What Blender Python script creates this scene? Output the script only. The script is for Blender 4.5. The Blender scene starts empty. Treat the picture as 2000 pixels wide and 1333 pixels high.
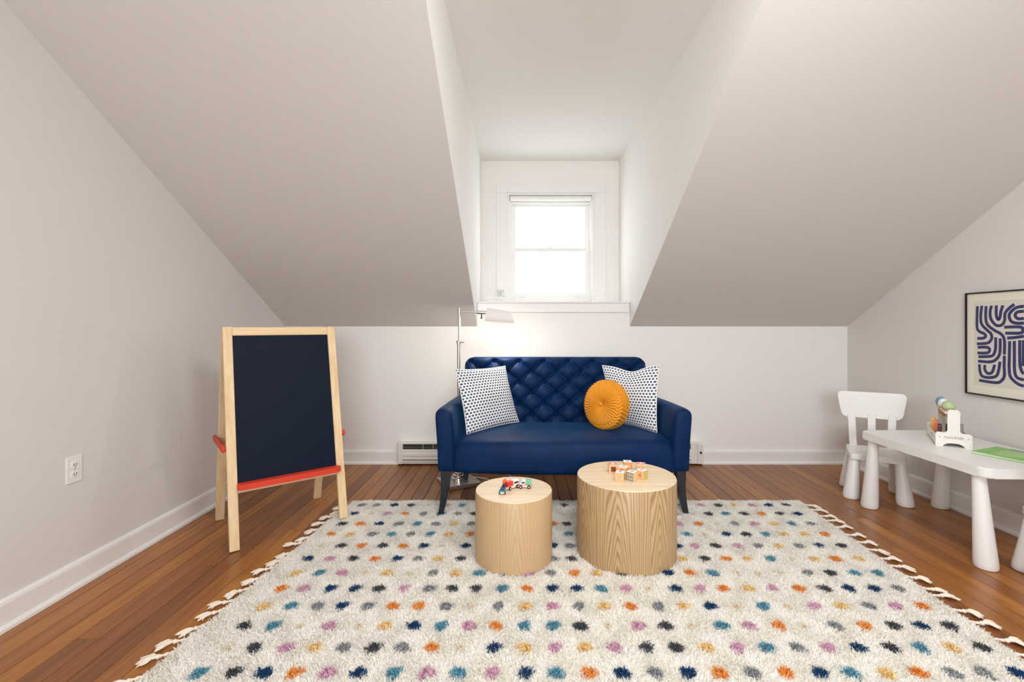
import bpy, bmesh, math, random
import numpy as np
from mathutils import Vector, Matrix, noise

random.seed(7); rng = np.random.default_rng(7)
R = math.radians; PI = math.pi
sc = bpy.context.scene
col = sc.collection

# ---------------------------------------------------------------- camera, sky, lights, exposure
H = 1.15; F = 925.0; VX, VY = 1015.0, 638.0
cd = bpy.data.cameras.new('camera'); cam = bpy.data.objects.new('camera', cd); col.objects.link(cam)
cam.location = (0, 0, H); cam.rotation_euler = (R(90), 0, 0)
cd.sensor_width = 36; cd.lens = F/2000*36
cd.shift_x = -(VX-1000)/2000; cd.shift_y = -(666.5-VY)/2000
cd.clip_start = 0.02; sc.camera = cam

w = bpy.data.worlds.new('sky'); sc.world = w; w.use_nodes = True
bg = w.node_tree.nodes['Background']; bg.inputs[0].default_value = (0.90, 0.95, 1.0, 1); bg.inputs[1].default_value = 5.0

def area(name, loc, rot, sx, sy, power, color=(1, 1, 1), portal=False, spread=None):
    l = bpy.data.lights.new(name, 'AREA'); l.shape = 'RECTANGLE'; l.size = sx; l.size_y = sy
    l.energy = power; l.color = color
    if portal: l.cycles.is_portal = True
    if spread: l.spread = spread
    o = bpy.data.objects.new(name, l); o.location = loc; o.rotation_euler = rot; col.objects.link(o); return o
area('window_portal', (0.29, 4.60, 1.89), (R(-90), 0, 0), 0.80, 1.02, 1, portal=True)
area('rear_window_portal', (0.4, -2.52, 1.55), (R(90), 0, 0), 1.6, 1.5, 1, portal=True)
area('overhead_fill_light', (0.75, 0.75, 2.60), (R(16), 0, 0), 1.3, 0.8, 50, (0.925, 0.955, 1.0))  # added overhead fill, no real fixture; brightens rug and dormer
area('rear_fill_light', (0.0, -1.9, 1.5), (R(86), 0, R(-5)), 1.5, 1.0, 60, (0.925, 0.955, 1.0))  # added soft fill behind the camera, standing in for rear daylight

vs = sc.view_settings
sc.display_settings.display_device = 'sRGB'
vs.view_transform = 'Standard'; vs.look = 'None'; vs.gamma = 1.0; vs.exposure = 0.15
vs.use_curve_mapping = False
sc.cycles.max_bounces = 14; sc.cycles.diffuse_bounces = 8; sc.cycles.transparent_max_bounces = 12
sc.cycles.caustics_reflective = False; sc.cycles.caustics_refractive = False
sc.cycles.sample_clamp_indirect = 6.0

# ---------------------------------------------------------------- helpers
def lin(c):
    r = []
    for v in c[:3]:
        v = v/255.0
        r.append(v/12.92 if v <= .04045 else ((v+.055)/1.055)**2.4)
    return (*r, 1.0)
def px(x, Y, y): return Vector(((x-VX)*y/F, y, H-(Y-VY)*y/F))       # photo pixel -> point at depth y
def onz(x, Y, z=0.0):                                               # photo pixel -> point on a level plane
    y = F*(H-z)/(Y-VY); return Vector(((x-VX)*y/F, y, z))

def mat(name, rgb, rough=.6, metal=0, sheen=0, spec=.5, bump=0, bscale=200, coat=0):
    m = bpy.data.materials.new(name); m.use_nodes = True
    nt = m.node_tree; b = nt.nodes['Principled BSDF']
    b.inputs['Base Color'].default_value = lin(rgb); b.inputs['Roughness'].default_value = rough
    b.inputs['Metallic'].default_value = metal; b.inputs['Specular IOR Level'].default_value = spec
    b.inputs['Sheen Weight'].default_value = sheen; b.inputs['Coat Weight'].default_value = coat
    if bump:
        tc = nt.nodes.new('ShaderNodeTexCoord'); n = nt.nodes.new('ShaderNodeTexNoise'); n.inputs['Scale'].default_value = bscale
        n.inputs['Detail'].default_value = 3
        bp = nt.nodes.new('ShaderNodeBump'); bp.inputs['Strength'].default_value = bump; bp.inputs['Distance'].default_value = .002
        nt.links.new(tc.outputs['Object'], n.inputs['Vector']); nt.links.new(n.outputs['Fac'], bp.inputs['Height'])
        nt.links.new(bp.outputs[0], b.inputs['Normal'])
    return m
class NB:
    def __init__(s, m): s.nt = m.node_tree; s.b = s.nt.nodes['Principled BSDF']
    def n(s, t, **k):
        o = s.nt.nodes.new('ShaderNode'+t)
        for a, v in k.items(): setattr(o, a, v)
        return o
    def l(s, a, b): s.nt.links.new(a, b)
    def m(s, op, a, b=None, c=None):
        o = s.n('Math', operation=op)
        for i, v in enumerate((a, b, c)):
            if v is None: continue
            if isinstance(v, (int, float)): o.inputs[i].default_value = v
            else: s.l(v, o.inputs[i])
        return o.outputs[0]
    def ramp(s, fac, stops):
        o = s.n('ValToRGB'); e = o.color_ramp.elements
        while len(e) < len(stops): e.new(.5)
        for i, (p, c) in enumerate(stops): e[i].position = p; e[i].color = lin(c) if len(c) == 3 else c
        s.l(fac, o.inputs[0]); return o.outputs[0]
    def mix(s, fac, a, b, mode='MIX'):
        o = s.n('Mix', data_type='RGBA', blend_type=mode)
        for k, v in ((0, fac), (6, a), (7, b)):
            if isinstance(v, (int, float)): o.inputs[k].default_value = v
            elif isinstance(v, tuple): o.inputs[k].default_value = v
            else: s.l(v, o.inputs[k])
        return o.outputs[2]
def grain(name, dark, light, axis=2, rough=.55, scale=1.0, contrast=1.0, rand=.0):
    m = mat(name, light, rough); g = NB(m)
    tc = g.n('TexCoord'); mp = g.n('Mapping'); s = [38*scale]*3; s[axis] = 1.6*scale
    mp.inputs['Scale'].default_value = s
    oi = g.n('ObjectInfo'); off = g.m('MULTIPLY', oi.outputs['Random'], 40.0)
    cb = g.n('CombineXYZ')
    for i in range(3): g.l(off, cb.inputs[i])
    va = g.n('VectorMath', operation='ADD'); g.l(tc.outputs['Object'], va.inputs[0]); g.l(cb.outputs[0], va.inputs[1])
    g.l(va.outputs[0], mp.inputs[0])
    n = g.n('TexNoise'); n.inputs['Scale'].default_value = 1; n.inputs['Detail'].default_value = 5; n.inputs['Roughness'].default_value = .6
    g.l(mp.outputs[0], n.inputs['Vector'])
    c = g.ramp(n.outputs['Fac'], [(.5-.18/contrast, dark), (.5+.14/contrast, light)])
    g.l(c, g.b.inputs['Base Color'])
    return m

M = {}
M['wall'] = mat('wall_paint', (216, 213, 209), .85, spec=.2, bump=.08, bscale=60)
M['lit_wall'] = mat('wall_paint_window_lit', (234, 232, 228), .8, spec=.2, bump=.08, bscale=60)  # wall paint lightened: window brightness put into dormer and knee wall colour
M['trim'] = mat('trim_paint', (230, 229, 225), .45, spec=.4, bump=.05, bscale=30)
M['white'] = mat('white_plastic', (232, 231, 227), .38)
M['chrome'] = mat('chrome', (215, 213, 208), .22, 1)
M['nickel'] = mat('brushed_nickel', (200, 198, 194), .36, 1)
M['black'] = mat('black_plastic', (18, 18, 20), .4)
M['shade'] = mat('lamp_shade_metal', (224, 219, 215), .55)
M['red'] = mat('red_paint', (214, 62, 38), .42)
M['pine'] = grain('pale_pine', (216, 184, 138), (232, 206, 164), 2, .5, 1.0, 1.0)
M['pine_rail'] = grain('pale_pine_rail', (216, 184, 138), (231, 204, 162), 0, .5, 1.0, 1.0)
M['hardboard'] = mat('brown_hardboard', (150, 92, 58), .7)
M['chalk'] = mat('chalkboard', (8, 20, 40), .55, spec=.15)
M['heater'] = mat('heater_enamel', (222, 220, 212), .4)
M['fin'] = mat('heater_fins', (120, 118, 112), .4, .8)
M['sofaleg'] = mat('ebonised_wood', (16, 20, 32), .28, coat=.4)
M['cable'] = mat('white_cable', (240, 240, 238), .4)
M['bulb'] = mat('lamp_bulb', (255, 250, 240), .5)
nb = NB(M['bulb']); nb.b.inputs['Emission Color'].default_value = (1, .9, .76, 1); nb.b.inputs['Emission Strength'].default_value = 12
M['gap'] = mat('floor_gap', (30, 17, 10), .9)

def velvet():
    m = mat('navy_velvet', (12, 54, 104), .55, sheen=.0, spec=.15); g = NB(m)
    tc = g.n('TexCoord'); n = g.n('TexNoise'); n.inputs['Scale'].default_value = 7; n.inputs['Detail'].default_value = 4
    g.l(tc.outputs['Object'], n.inputs['Vector'])
    c = g.ramp(n.outputs['Fac'], [(.3, (1, 30, 66)), (.7, (2, 38, 82))]); g.l(c, g.b.inputs['Base Color'])
    g.b.inputs['Sheen Weight'].default_value = .2; g.b.inputs['Sheen Roughness'].default_value = .35
    g.b.inputs['Sheen Tint'].default_value = lin((90, 160, 215))
    n2 = g.n('TexNoise'); n2.inputs['Scale'].default_value = 500; g.l(tc.outputs['Object'], n2.inputs['Vector'])
    bp = g.n('Bump'); bp.inputs['Strength'].default_value = .15; bp.inputs['Distance'].default_value = .001
    g.l(n2.outputs['Fac'], bp.inputs['Height']); g.l(bp.outputs[0], g.b.inputs['Normal'])
    return m
M['velvet'] = velvet()
def mustard():
    m = mat('mustard_velvet', (222, 148, 38), .55, sheen=.3, spec=.2); m.node_tree.nodes['Principled BSDF'].inputs['Sheen Tint'].default_value = lin((255, 205, 120)); return m
M['mustard'] = mustard()

def plank_mat():
    m = mat('oiled_fir_boards', (140, 86, 46), .3, spec=.5); g = NB(m)
    tc = g.n('TexCoord'); oi = g.n('ObjectInfo'); off = g.m('MULTIPLY', oi.outputs['Random'], 60.0)
    cb = g.n('CombineXYZ')
    for i in range(3): g.l(off, cb.inputs[i])
    va = g.n('VectorMath', operation='ADD'); g.l(tc.outputs['Object'], va.inputs[0]); g.l(cb.outputs[0], va.inputs[1])
    mp = g.n('Mapping'); mp.inputs['Scale'].default_value = (42, 1.7, 10); g.l(va.outputs[0], mp.inputs[0])
    n = g.n('TexNoise'); n.inputs['Scale'].default_value = 1; n.inputs['Detail'].default_value = 6; n.inputs['Roughness'].default_value = .62
    n.inputs['Distortion'].default_value = .6
    g.l(mp.outputs[0], n.inputs['Vector'])
    c1 = g.ramp(n.outputs['Fac'], [(.3, (138, 88, 42)), (.5, (176, 120, 62)), (.72, (200, 146, 82))])
    tone = g.ramp(oi.outputs['Random'], [(0, (168, 148, 142)), (.25, (222, 208, 190)), (.5, (190, 170, 158)), (.8, (255, 244, 206)), (1, (184, 160, 148))])
    c = g.mix(1.0, c1, tone, 'MULTIPLY')
    mp2 = g.n('Mapping'); mp2.inputs['Scale'].default_value = (5, .9, 1); g.l(va.outputs[0], mp2.inputs[0])
    n2 = g.n('TexNoise'); n2.inputs['Scale'].default_value = 1.4; n2.inputs['Detail'].default_value = 3; g.l(mp2.outputs[0], n2.inputs['Vector'])
    c2 = g.mix(g.m('MULTIPLY', n2.outputs['Fac'], .42), c, lin((140, 84, 44)), 'MIX')
    g.l(c2, g.b.inputs['Base Color'])
    g.l(g.m('MULTIPLY_ADD', n.outputs['Fac'], .2, .22), g.b.inputs['Roughness'])
    bp = g.n('Bump'); bp.inputs['Strength'].default_value = .12; bp.inputs['Distance'].default_value = .002
    g.l(n.outputs['Fac'], bp.inputs['Height']); g.l(bp.outputs[0], g.b.inputs['Normal'])
    return m
M['plank'] = plank_mat()

def veneer(name, light, dark, amount, period, A, B, phase, noise_amt):
    m = mat(name, light, .42); g = NB(m)
    tc = g.n('TexCoord'); sp = g.n('SeparateXYZ'); g.l(tc.outputs['Object'], sp.inputs[0])
    x, y, z = sp.outputs[0], sp.outputs[1], sp.outputs[2]
    ang = g.m('ARCTAN2', y, x)
    u = g.m('MULTIPLY', ang, .245)
    nz = g.n('TexNoise'); mpn = g.n('Mapping'); mpn.inputs['Scale'].default_value = (9, 9, 2.2); g.l(tc.outputs['Object'], mpn.inputs[0])
    g.l(mpn.outputs[0], nz.inputs['Vector']); nz.inputs['Scale'].default_value = 1; nz.inputs['Detail'].default_value = 2
    nv = g.m('MULTIPLY', g.m('SUBTRACT', nz.outputs['Fac'], .5), noise_amt)
    nw = g.n('TexNoise'); mpw = g.n('Mapping'); mpw.inputs['Scale'].default_value = (42, 42, .6); g.l(tc.outputs['Object'], mpw.inputs[0]); g.l(mpw.outputs[0], nw.inputs['Vector']); nw.inputs['Scale'].default_value = 1; nw.inputs['Detail'].default_value = 1
    uu = g.m('ADD', g.m('ADD', u, nv), g.m('MULTIPLY', g.m('SUBTRACT', nw.outputs['Fac'], .5), .022))
    d = g.m('SUBTRACT', g.m('PINGPONG', g.m('ADD', uu, phase+10*period), period), 0.0)
    dd = g.m('SQRT', g.m('ADD', g.m('MULTIPLY', d, d), 3e-5))
    gs = g.m('POWER', 2.718, g.m('MULTIPLY', g.m('MULTIPLY', d, d), -380.0))
    nz2 = g.n('TexNoise'); nz2.inputs['Scale'].default_value = 14; nz2.inputs['Detail'].default_value = 1; g.l(tc.outputs['Object'], nz2.inputs['Vector'])
    f = g.m('ADD', g.m('MULTIPLY', dd, A), g.m('MULTIPLY', g.m('MULTIPLY', g.m('ADD', z, g.m('MULTIPLY', nz2.outputs['Fac'], .012)), B), gs))
    s = g.m('SINE', g.m('MULTIPLY', f, 2*PI))
    s = g.m('POWER', g.m('MULTIPLY_ADD', s, .5, .5), 2.2)
    fine = g.n('TexNoise'); mp = g.n('Mapping'); mp.inputs['Scale'].default_value = (260, 260, 9); g.l(tc.outputs['Object'], mp.inputs[0])
    g.l(mp.outputs[0], fine.inputs['Vector']); fine.inputs['Scale'].default_value = 1; fine.inputs['Detail'].default_value = 2
    fac = g.m('MULTIPLY', g.m('ADD', g.m('MULTIPLY', s, .75), g.m('MULTIPLY', fine.outputs['Fac'], .5)), amount)
    c = g.mix(fac, lin(light), lin(dark)); g.l(c, g.b.inputs['Base Color'])
    return m
M['ash_side'] = veneer('ash_veneer_strong', (196, 167, 126), (138, 104, 62), .80, .1015, 112, 14, .276, .022)
M['ash_side_pale'] = veneer('ash_veneer_pale', (196, 166, 126), (164, 129, 87), .42, .16, 75, 9, .372, .03)
M['ash_top'] = grain('ash_top', (218, 194, 158), (232, 212, 180), 0, .4, .8, 1.0)

def dotted():
    m = mat('dotted_linen', (238, 236, 230), .85, sheen=.1); g = NB(m)
    uv = g.n('UVMap'); uv.uv_map = 'UVMap'; sp = g.n('SeparateXYZ'); g.l(uv.outputs[0], sp.inputs[0])
    v = g.m('MULTIPLY', sp.outputs[1], 22.0); row = g.m('FLOOR', v)
    sh = g.m('MULTIPLY', g.m('MODULO', row, 2.0), .5)
    u = g.m('ADD', g.m('MULTIPLY', sp.outputs[0], 19.0), sh)
    fu = g.m('SUBTRACT', g.m('FRACT', u), .5); fv = g.m('SUBTRACT', g.m('FRACT', v), .5)
    d = g.m('SQRT', g.m('ADD', g.m('MULTIPLY', fu, fu), g.m('MULTIPLY', fv, fv)))
    tc = g.n('TexCoord'); n = g.n('TexNoise'); n.inputs['Scale'].default_value = 300; g.l(tc.outputs['Object'], n.inputs['Vector'])
    d2 = g.m('ADD', d, g.m('MULTIPLY', g.m('SUBTRACT', n.outputs['Fac'], .5), .12))
    c = g.ramp(d2, [(.33, (72, 88, 108)), (.40, (240, 240, 237))]); g.l(c, g.b.inputs['Base Color'])
    return m
M['dotted'] = dotted()

def mesh_obj(name, me, m=None, parent=None, loc=None):
    if m is not None: me.materials.append(m)
    o = bpy.data.objects.new(name, me); col.objects.link(o)
    if parent: o.parent = parent
    if loc is not None: o.location = loc
    return o
def obj(name, bm, m, parent=None, smooth=False, loc=None, rot=None, kind=None):
    bmesh.ops.recalc_face_normals(bm, faces=bm.faces)
    me = bpy.data.meshes.new(name); bm.to_mesh(me); bm.free()
    if smooth:
        for p in me.polygons: p.use_smooth = True
        if smooth != 'all':
            me.set_sharp_from_angle(angle=R(40))
    o = mesh_obj(name, me, m, parent, loc)
    if rot: o.rotation_euler = rot
    if kind: o['kind'] = kind
    return o
def struct(name, bm, m, parent=None, smooth=False):
    o = obj(name, bm, m, parent, smooth)
    if not parent: o['kind'] = 'structure'
    return o
def thing(name, label, cat, loc=(0, 0, 0), rz=0, group=None):
    o = bpy.data.objects.new(name, None); col.objects.link(o); o.empty_display_size = .05
    o.location = loc; o.rotation_euler = (0, 0, rz); o['label'] = label; o['category'] = cat
    if group: o['group'] = group
    return o
def tag(o, label, cat, group=None):
    o['label'] = label; o['category'] = cat
    if group: o['group'] = group
    return o
def part_copy(src, parent, loc=None, rot=None):
    c = src.copy(); c.parent = parent
    if loc is not None: c.location = loc
    if rot is not None: c.rotation_euler = rot
    col.objects.link(c); return c
def dup(root, loc, rz, label, group=None, deep=True):
    r = root.copy(); col.objects.link(r); r.location = loc; r.rotation_euler = (0, 0, rz); r['label'] = label
    if group: r['group'] = group
    for ch in list(root.children):
        c = ch.copy(); col.objects.link(c); c.parent = r
        for g in ch.children:
            d = g.copy(); col.objects.link(d); d.parent = c
    return r

def BM(): return bmesh.new()
def box(bm, lo, hi, bev=0, seg=2, mtx=None):
    lo = Vector(lo); hi = Vector(hi)
    r = bmesh.ops.create_cube(bm, size=1); vsx = r['verts']
    bmesh.ops.scale(bm, vec=hi-lo, verts=vsx); bmesh.ops.translate(bm, vec=(lo+hi)/2, verts=vsx)
    if mtx is not None: bmesh.ops.transform(bm, matrix=mtx, verts=vsx)
    if bev:
        es = list({e for v in vsx for e in v.link_edges})
        bmesh.ops.bevel(bm, geom=es, offset=bev, segments=seg, affect='EDGES', profile=.5, clamp_overlap=True)
def beam(bm, a, b, wx, wy, up=(0, 0, 1), side=None, bev=.002, taper=1.0):
    """square bar from a to b; wx is measured along side"""
    a = Vector(a); b = Vector(b); d = (b-a).normalized()
    s = Vector(side) if side is not None else d.cross(Vector(up))
    s = (s - d*s.dot(d)).normalized(); t = d.cross(s)
    vv = []
    for p, k in ((a, 1.0), (b, taper)):
        for i, j in ((-1, -1), (1, -1), (1, 1), (-1, 1)):
            vv.append(bm.verts.new(p + s*i*wx*k/2 + t*j*wy*k/2))
    fs = [bm.faces.new([vv[i] for i in q]) for q in ((0, 1, 2, 3), (7, 6, 5, 4), (0, 4, 5, 1), (1, 5, 6, 2), (2, 6, 7, 3), (3, 7, 4, 0))]
    if bev:
        es = list({e for f in fs for e in f.edges}); bmesh.ops.bevel(bm, geom=es, offset=bev, segments=1, affect='EDGES')
def lathe(bm, prof, seg=32, mtx=None, cap=True):
    rings = []; new = []
    for r, z in prof:
        if r < 1e-6:
            v = bm.verts.new((0, 0, z)); rings.append([v]); new.append(v)
        else:
            ring = [bm.verts.new((r*math.cos(2*PI*i/seg), r*math.sin(2*PI*i/seg), z)) for i in range(seg)]
            rings.append(ring); new += ring
    for a, b in zip(rings[:-1], rings[1:]):
        for i in range(seg):
            j = (i+1) % seg
            if len(a) == 1 and len(b) > 1: bm.faces.new((a[0], b[i], b[j]))
            elif len(b) == 1 and len(a) > 1: bm.faces.new((a[i], a[j], b[0]))
            elif len(a) > 1: bm.faces.new((a[i], a[j], b[j], b[i]))
    if cap:
        for g in (rings[0], rings[-1]):
            if len(g) > 2: bm.faces.new(g)
    if mtx is not None: bmesh.ops.transform(bm, matrix=mtx, verts=new)
def tube(bm, pts, r, seg=8, cap=True):
    pts = [Vector(p) for p in pts]; n = len(pts); rings = []
    rr = r if isinstance(r, (list, tuple)) else [r]*n
    ref = None
    for i, p in enumerate(pts):
        t = (pts[min(i+1, n-1)]-pts[max(i-1, 0)]).normalized()
        if ref is None: ref = t.orthogonal().normalized()
        ref = (ref - t*ref.dot(t)).normalized(); bn = t.cross(ref)
        rings.append([bm.verts.new(p + (ref*math.cos(2*PI*k/seg)+bn*math.sin(2*PI*k/seg))*rr[i]) for k in range(seg)])
    for a, b in zip(rings[:-1], rings[1:]):
        for k in range(seg): bm.faces.new((a[k], a[(k+1) % seg], b[(k+1) % seg], b[k]))
    if cap: bm.faces.new(rings[0]); bm.faces.new(rings[-1])
def prism(bm, poly, d0, d1, plane='xy', bev=0, mtx=None):
    def P(a, b, c):
        return {'xy': (a, b, c), 'xz': (a, c, b), 'yz': (c, a, b)}[plane]
    A = [bm.verts.new(P(a, b, d0)) for a, b in poly]; B = [bm.verts.new(P(a, b, d1)) for a, b in poly]
    n = len(poly); fs = [bm.faces.new(A), bm.faces.new(B)]
    sides = [bm.faces.new((A[i], A[(i+1) % n], B[(i+1) % n], B[i])) for i in range(n)]
    if mtx is not None: bmesh.ops.transform(bm, matrix=mtx, verts=A+B)
    if bev:
        es = list({e for f in fs for e in f.edges}); bmesh.ops.bevel(bm, geom=es, offset=bev, segments=2, affect='EDGES', clamp_overlap=True)
def rrect(x0, y0, x1, y1, r, n=6):
    if not isinstance(r, (list, tuple)): r = [r]*4
    out = []
    for (cx, cy, a0), q in zip(((x1, y1, 0), (x0, y1, 90), (x0, y0, 180), (x1, y0, 270)), r):
        ox = cx-q if cx == x1 else cx+q; oy = cy-q if cy == y1 else cy+q
        for i in range(n+1):
            a = R(a0+90*i/n); out.append((ox+q*math.cos(a), oy+q*math.sin(a)))
    return out
def catmull(pts, k=6):
    P = [Vector(p) for p in pts]; out = []
    for i in range(len(P)-1):
        p0 = P[max(i-1, 0)]; p1 = P[i]; p2 = P[i+1]; p3 = P[min(i+2, len(P)-1)]
        for j in range(k):
            t = j/k; out.append(.5*((2*p1)+(-p0+p2)*t+(2*p0-5*p1+4*p2-p3)*t*t+(-p0+3*p1-3*p2+p3)*t**3))
    out.append(P[-1]); return out
def text_mesh(body, size):
    cu = bpy.data.curves.new('lettering', 'FONT'); cu.body = body; cu.size = size; cu.extrude = .0003
    cu.align_x = 'CENTER'; cu.align_y = 'CENTER'
    o = bpy.data.objects.new('tmp', cu); col.objects.link(o)
    dg = bpy.context.evaluated_depsgraph_get(); me = bpy.data.meshes.new_from_object(o.evaluated_get(dg))
    bpy.data.objects.remove(o); return me

# ---------------------------------------------------------------- room shell
XL, XR, YB, ZF = -1.961, 2.746, 3.969, 2.69        # left wall, right wall, knee wall, flat ceiling
DL, DR, YW = -.356, .9225, 4.41                     # dormer sides, window wall
S = .57; YS = YB-(ZF-H)/S                           # roof slope
REAR = -2.4; T = .1

fl = BM(); box(fl, (XL-T, REAR-T, -.06), (XR+T, YB+T, -.019)); floor = struct('floor', fl, M['gap'])
bw = .0825; x = XL; k = 0
while x < XR-.005:
    x1 = min(x+bw, XR); y = REAR-random.uniform(0, 1.0)
    while y < YB:
        L = random.uniform(1.5, 3.4); y1 = y+L
        if YB-y1 < .35: y1 = YB
        a = max(y, REAR)
        if y1 > REAR+.02:
            b = BM(); hx = (x1-x)/2-.0014; hy = (y1-a)/2-.0006
            box(b, (-hx, -hy, -.019), (hx, hy, 0))
            es = [e for e in b.edges if all(v.co.z > -.001 for v in e.verts)]
            bmesh.ops.bevel(b, geom=es, offset=.0011, segments=1, affect='EDGES')
            obj('floorboard', b, M['plank'], floor, loc=((x+x1)/2, (a+y1)/2, random.uniform(-.0006, 0)))
        y = y1
    x = x1

gable = [(REAR, -.02), (YB, -.02), (YB, H), (YS, ZF), (REAR, ZF)]
b = BM(); prism(b, gable, XL-T, XL, 'yz'); struct('wall_left', b, M['wall'])
b = BM(); prism(b, gable, XR, XR+T, 'yz'); struct('wall_right', b, M['wall'])
b = BM(); box(b, (XL-T, YB, -.02), (XR+T, YB+T, H)); box(b, (DL-.01, YB, H), (DR+.01, YB+T, 1.27)); struct('wall_back', b, M['lit_wall'])
def slope(x0, x1):
    b = BM(); prism(b, [(YB+.02, H-S*.02), (YS-.0, ZF), (YS, ZF+T), (YB+.02, H+T)], x0, x1, 'yz'); return struct('ceiling', b, M['wall'])
slope(XL-T, DL); slope(DR, XR+T)
b = BM(); box(b, (XL-T, REAR-T, ZF), (XR+T, YS, ZF+T)); struct('ceiling', b, M['wall'])
b = BM(); box(b, (DL-.1, YS+.0005, ZF), (DR+.1, YW+T, ZF+T)); struct('ceiling', b, M['lit_wall'])
dorm = [(YB+.0, H+.0015), (YW+T, H+.0015), (YW+T, ZF), (YS, ZF)]
b = BM(); prism(b, dorm, DL-T, DL+.0006, 'yz'); struct('wall_dormer_left', b, M['lit_wall'])
b = BM(); prism(b, dorm, DR-.0006, DR+T, 'yz'); struct('wall_dormer_right', b, M['lit_wall'])
# thin seam where the old dormer wall meets the knee wall
b = BM(); box(b, (DL-.004, YB-.002, .1), (DL+.002, YB+.001, 1.268)); s = struct('trim_1', b, M['lit_wall'])
# rear wall behind the camera, with its window opening
def wall_hole(lo, hi, hx0, hx1, hz0, hz1, y0, y1):
    b = BM(); (x0, z0), (x1, z1) = lo, hi
    box(b, (x0, y0, z0), (hx0, y1, z1)); box(b, (hx1, y0, z0), (x1, y1, z1))
    box(b, (hx0, y0, z0), (hx1, y1, hz0)); box(b, (hx0, y0, hz1), (hx1, y1, z1)); return b
struct('wall_rear', wall_hole((XL-T, -.02), (XR+T, ZF), -.4, 1.2, .8, 2.3, REAR-T, REAR), M['wall'])
# window wall
wx0, wx1, wz0, wz1 = -.119, .697, 1.365, 2.394
struct('wall_dormer_front', wall_hole((DL, 1.2), (DR, ZF), wx0, wx1, wz0, wz1, YW, YW+.14), M['lit_wall'])

# ---------------------------------------------------------------- baseboards
def baseboard(name, a, b_, n):
    a = Vector((*a, 0)); b_ = Vector((*b_, 0)); d = (b_-a).normalized(); L = (b_-a).length
    prof = [(0, 0), (.030, 0), (.029, .012), (.022, .020), (.016, .022), (.016, .098), (.013, .108), (.006, .114), (0, .116)]
    bm = BM(); n = Vector((*n, 0)); rings = []
    for p in (a, b_): rings.append([bm.verts.new(p+n*u+Vector((0, 0, v))) for u, v in prof])
    k = len(prof)
    for i in range(k): bm.faces.new((rings[0][i], rings[0][(i+1) % k], rings[1][(i+1) % k], rings[1][i]))
    bm.faces.new(rings[0]); bm.faces.new(rings[1]); return struct(name, bm, M['trim'])
baseboard('baseboard_left', (XL, REAR), (XL, YB), (1, 0))
baseboard('baseboard_right', (XR, REAR), (XR, YB), (-1, 0))
baseboard('baseboard_back', (XL+.03, YB), (-1.01, YB), (0, -1))
baseboard('baseboard_back', (1.517, YB), (XR-.03, YB), (0, -1))

# ---------------------------------------------------------------- window
win = bpy.data.objects.new('window_1', None); col.objects.link(win); win.location = ((wx0+wx1)/2, YW, wz0); win['kind'] = 'structure'
def W(bm, m, name, smooth=False):
    o = obj(name, bm, m, win, smooth); o.location = -win.location; return o
cw = .095; cy0 = YW-.02
b = BM(); box(b, (wx0-cw, cy0, wz0-.01), (wx0, YW, wz1), .003); W(b, M['trim'], 'casing_board')
b = BM(); box(b, (wx1, cy0, wz0-.01), (wx1+.10, YW, wz1), .003); W(b, M['trim'], 'casing_board')
b = BM(); box(b, (wx0-cw, cy0, wz1), (wx1+.10, YW, wz1+.09), .003); W(b, M['trim'], 'casing_board')
b = BM()
for xa, xb in ((wx0, wx0+.022), (wx1-.022, wx1)): box(b, (xa, YW-.002, wz0), (xb, YW+.135, wz1))
box(b, (wx0+.022, YW-.002, wz1-.02), (wx1-.022, YW+.135, wz1)); box(b, (wx0+.022, YW-.002, wz0-.005), (wx1-.022, YW+.15, wz0+.012))
for xa, xb in ((wx0+.022, wx0+.036), (wx1-.036, wx1-.022)): box(b, (xa, YW+.035, wz0), (xb, YW+.05, wz1)); box(b, (xa, YW+.088, wz0), (xb, YW+.096, wz1))
W(b, M['trim'], 'window_frame')
def sash(y0, y1, xs, zs, gx, gz):
    b = BM(); box(b, (xs[0], y0, zs[0]), (gx[0], y1, zs[1]), .002); box(b, (gx[1], y0, zs[0]), (xs[1], y1, zs[1]), .002)
    box(b, (gx[0], y0, zs[0]), (gx[1], y1, gz[0]), .002); box(b, (gx[0], y0, gz[1]), (gx[1], y1, zs[1]), .002)
    o = W(b, M['trim'], 'sash')
    g = BM(); box(g, (gx[0], (y0+y1)/2-.002, gz[0]), (gx[1], (y0+y1)/2+.002, gz[1]))
    p = obj('pane', g, M['glass'], o); return o
gm = bpy.data.materials.new('window_glass'); gm.use_nodes = True; nt = gm.node_tree; nt.nodes.clear()
o_ = nt.nodes.new('ShaderNodeOutputMaterial'); mx = nt.nodes.new('ShaderNodeMixShader'); tr = nt.nodes.new('ShaderNodeBsdfTransparent'); gl = nt.nodes.new('ShaderNodeBsdfGlossy')
gl.inputs['Roughness'].default_value = .02; mx.inputs[0].default_value = .05; tr.inputs[0].default_value = (.97, .985, .98, 1)
nt.links.new(tr.outputs[0], mx.inputs[1]); nt.links.new(gl.outputs[0], mx.inputs[2]); nt.links.new(mx.outputs[0], o_.inputs[0]); M['glass'] = gm
yl = YW+.068; yu = YW+.11
X_ = lambda x, y: (x-VX)*y/F
Z_ = lambda Y, y: H-(Y-VY)*y/F
sash(yu-.016, yu+.014, (X_(998, yu), X_(1151, yu)), (Z_(493, yu), Z_(388, yu)), (X_(1007, yu), X_(1142, yu)), (Z_(485, yu), Z_(406, yu)))
sash(yl-.016, yl+.014, (X_(997, yl), X_(1152, yl)), (wz0+.012, Z_(485.5, yl)), (X_(1007, yl), X_(1143, yl)), (Z_(573, yl), Z_(492, yl)))
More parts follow.
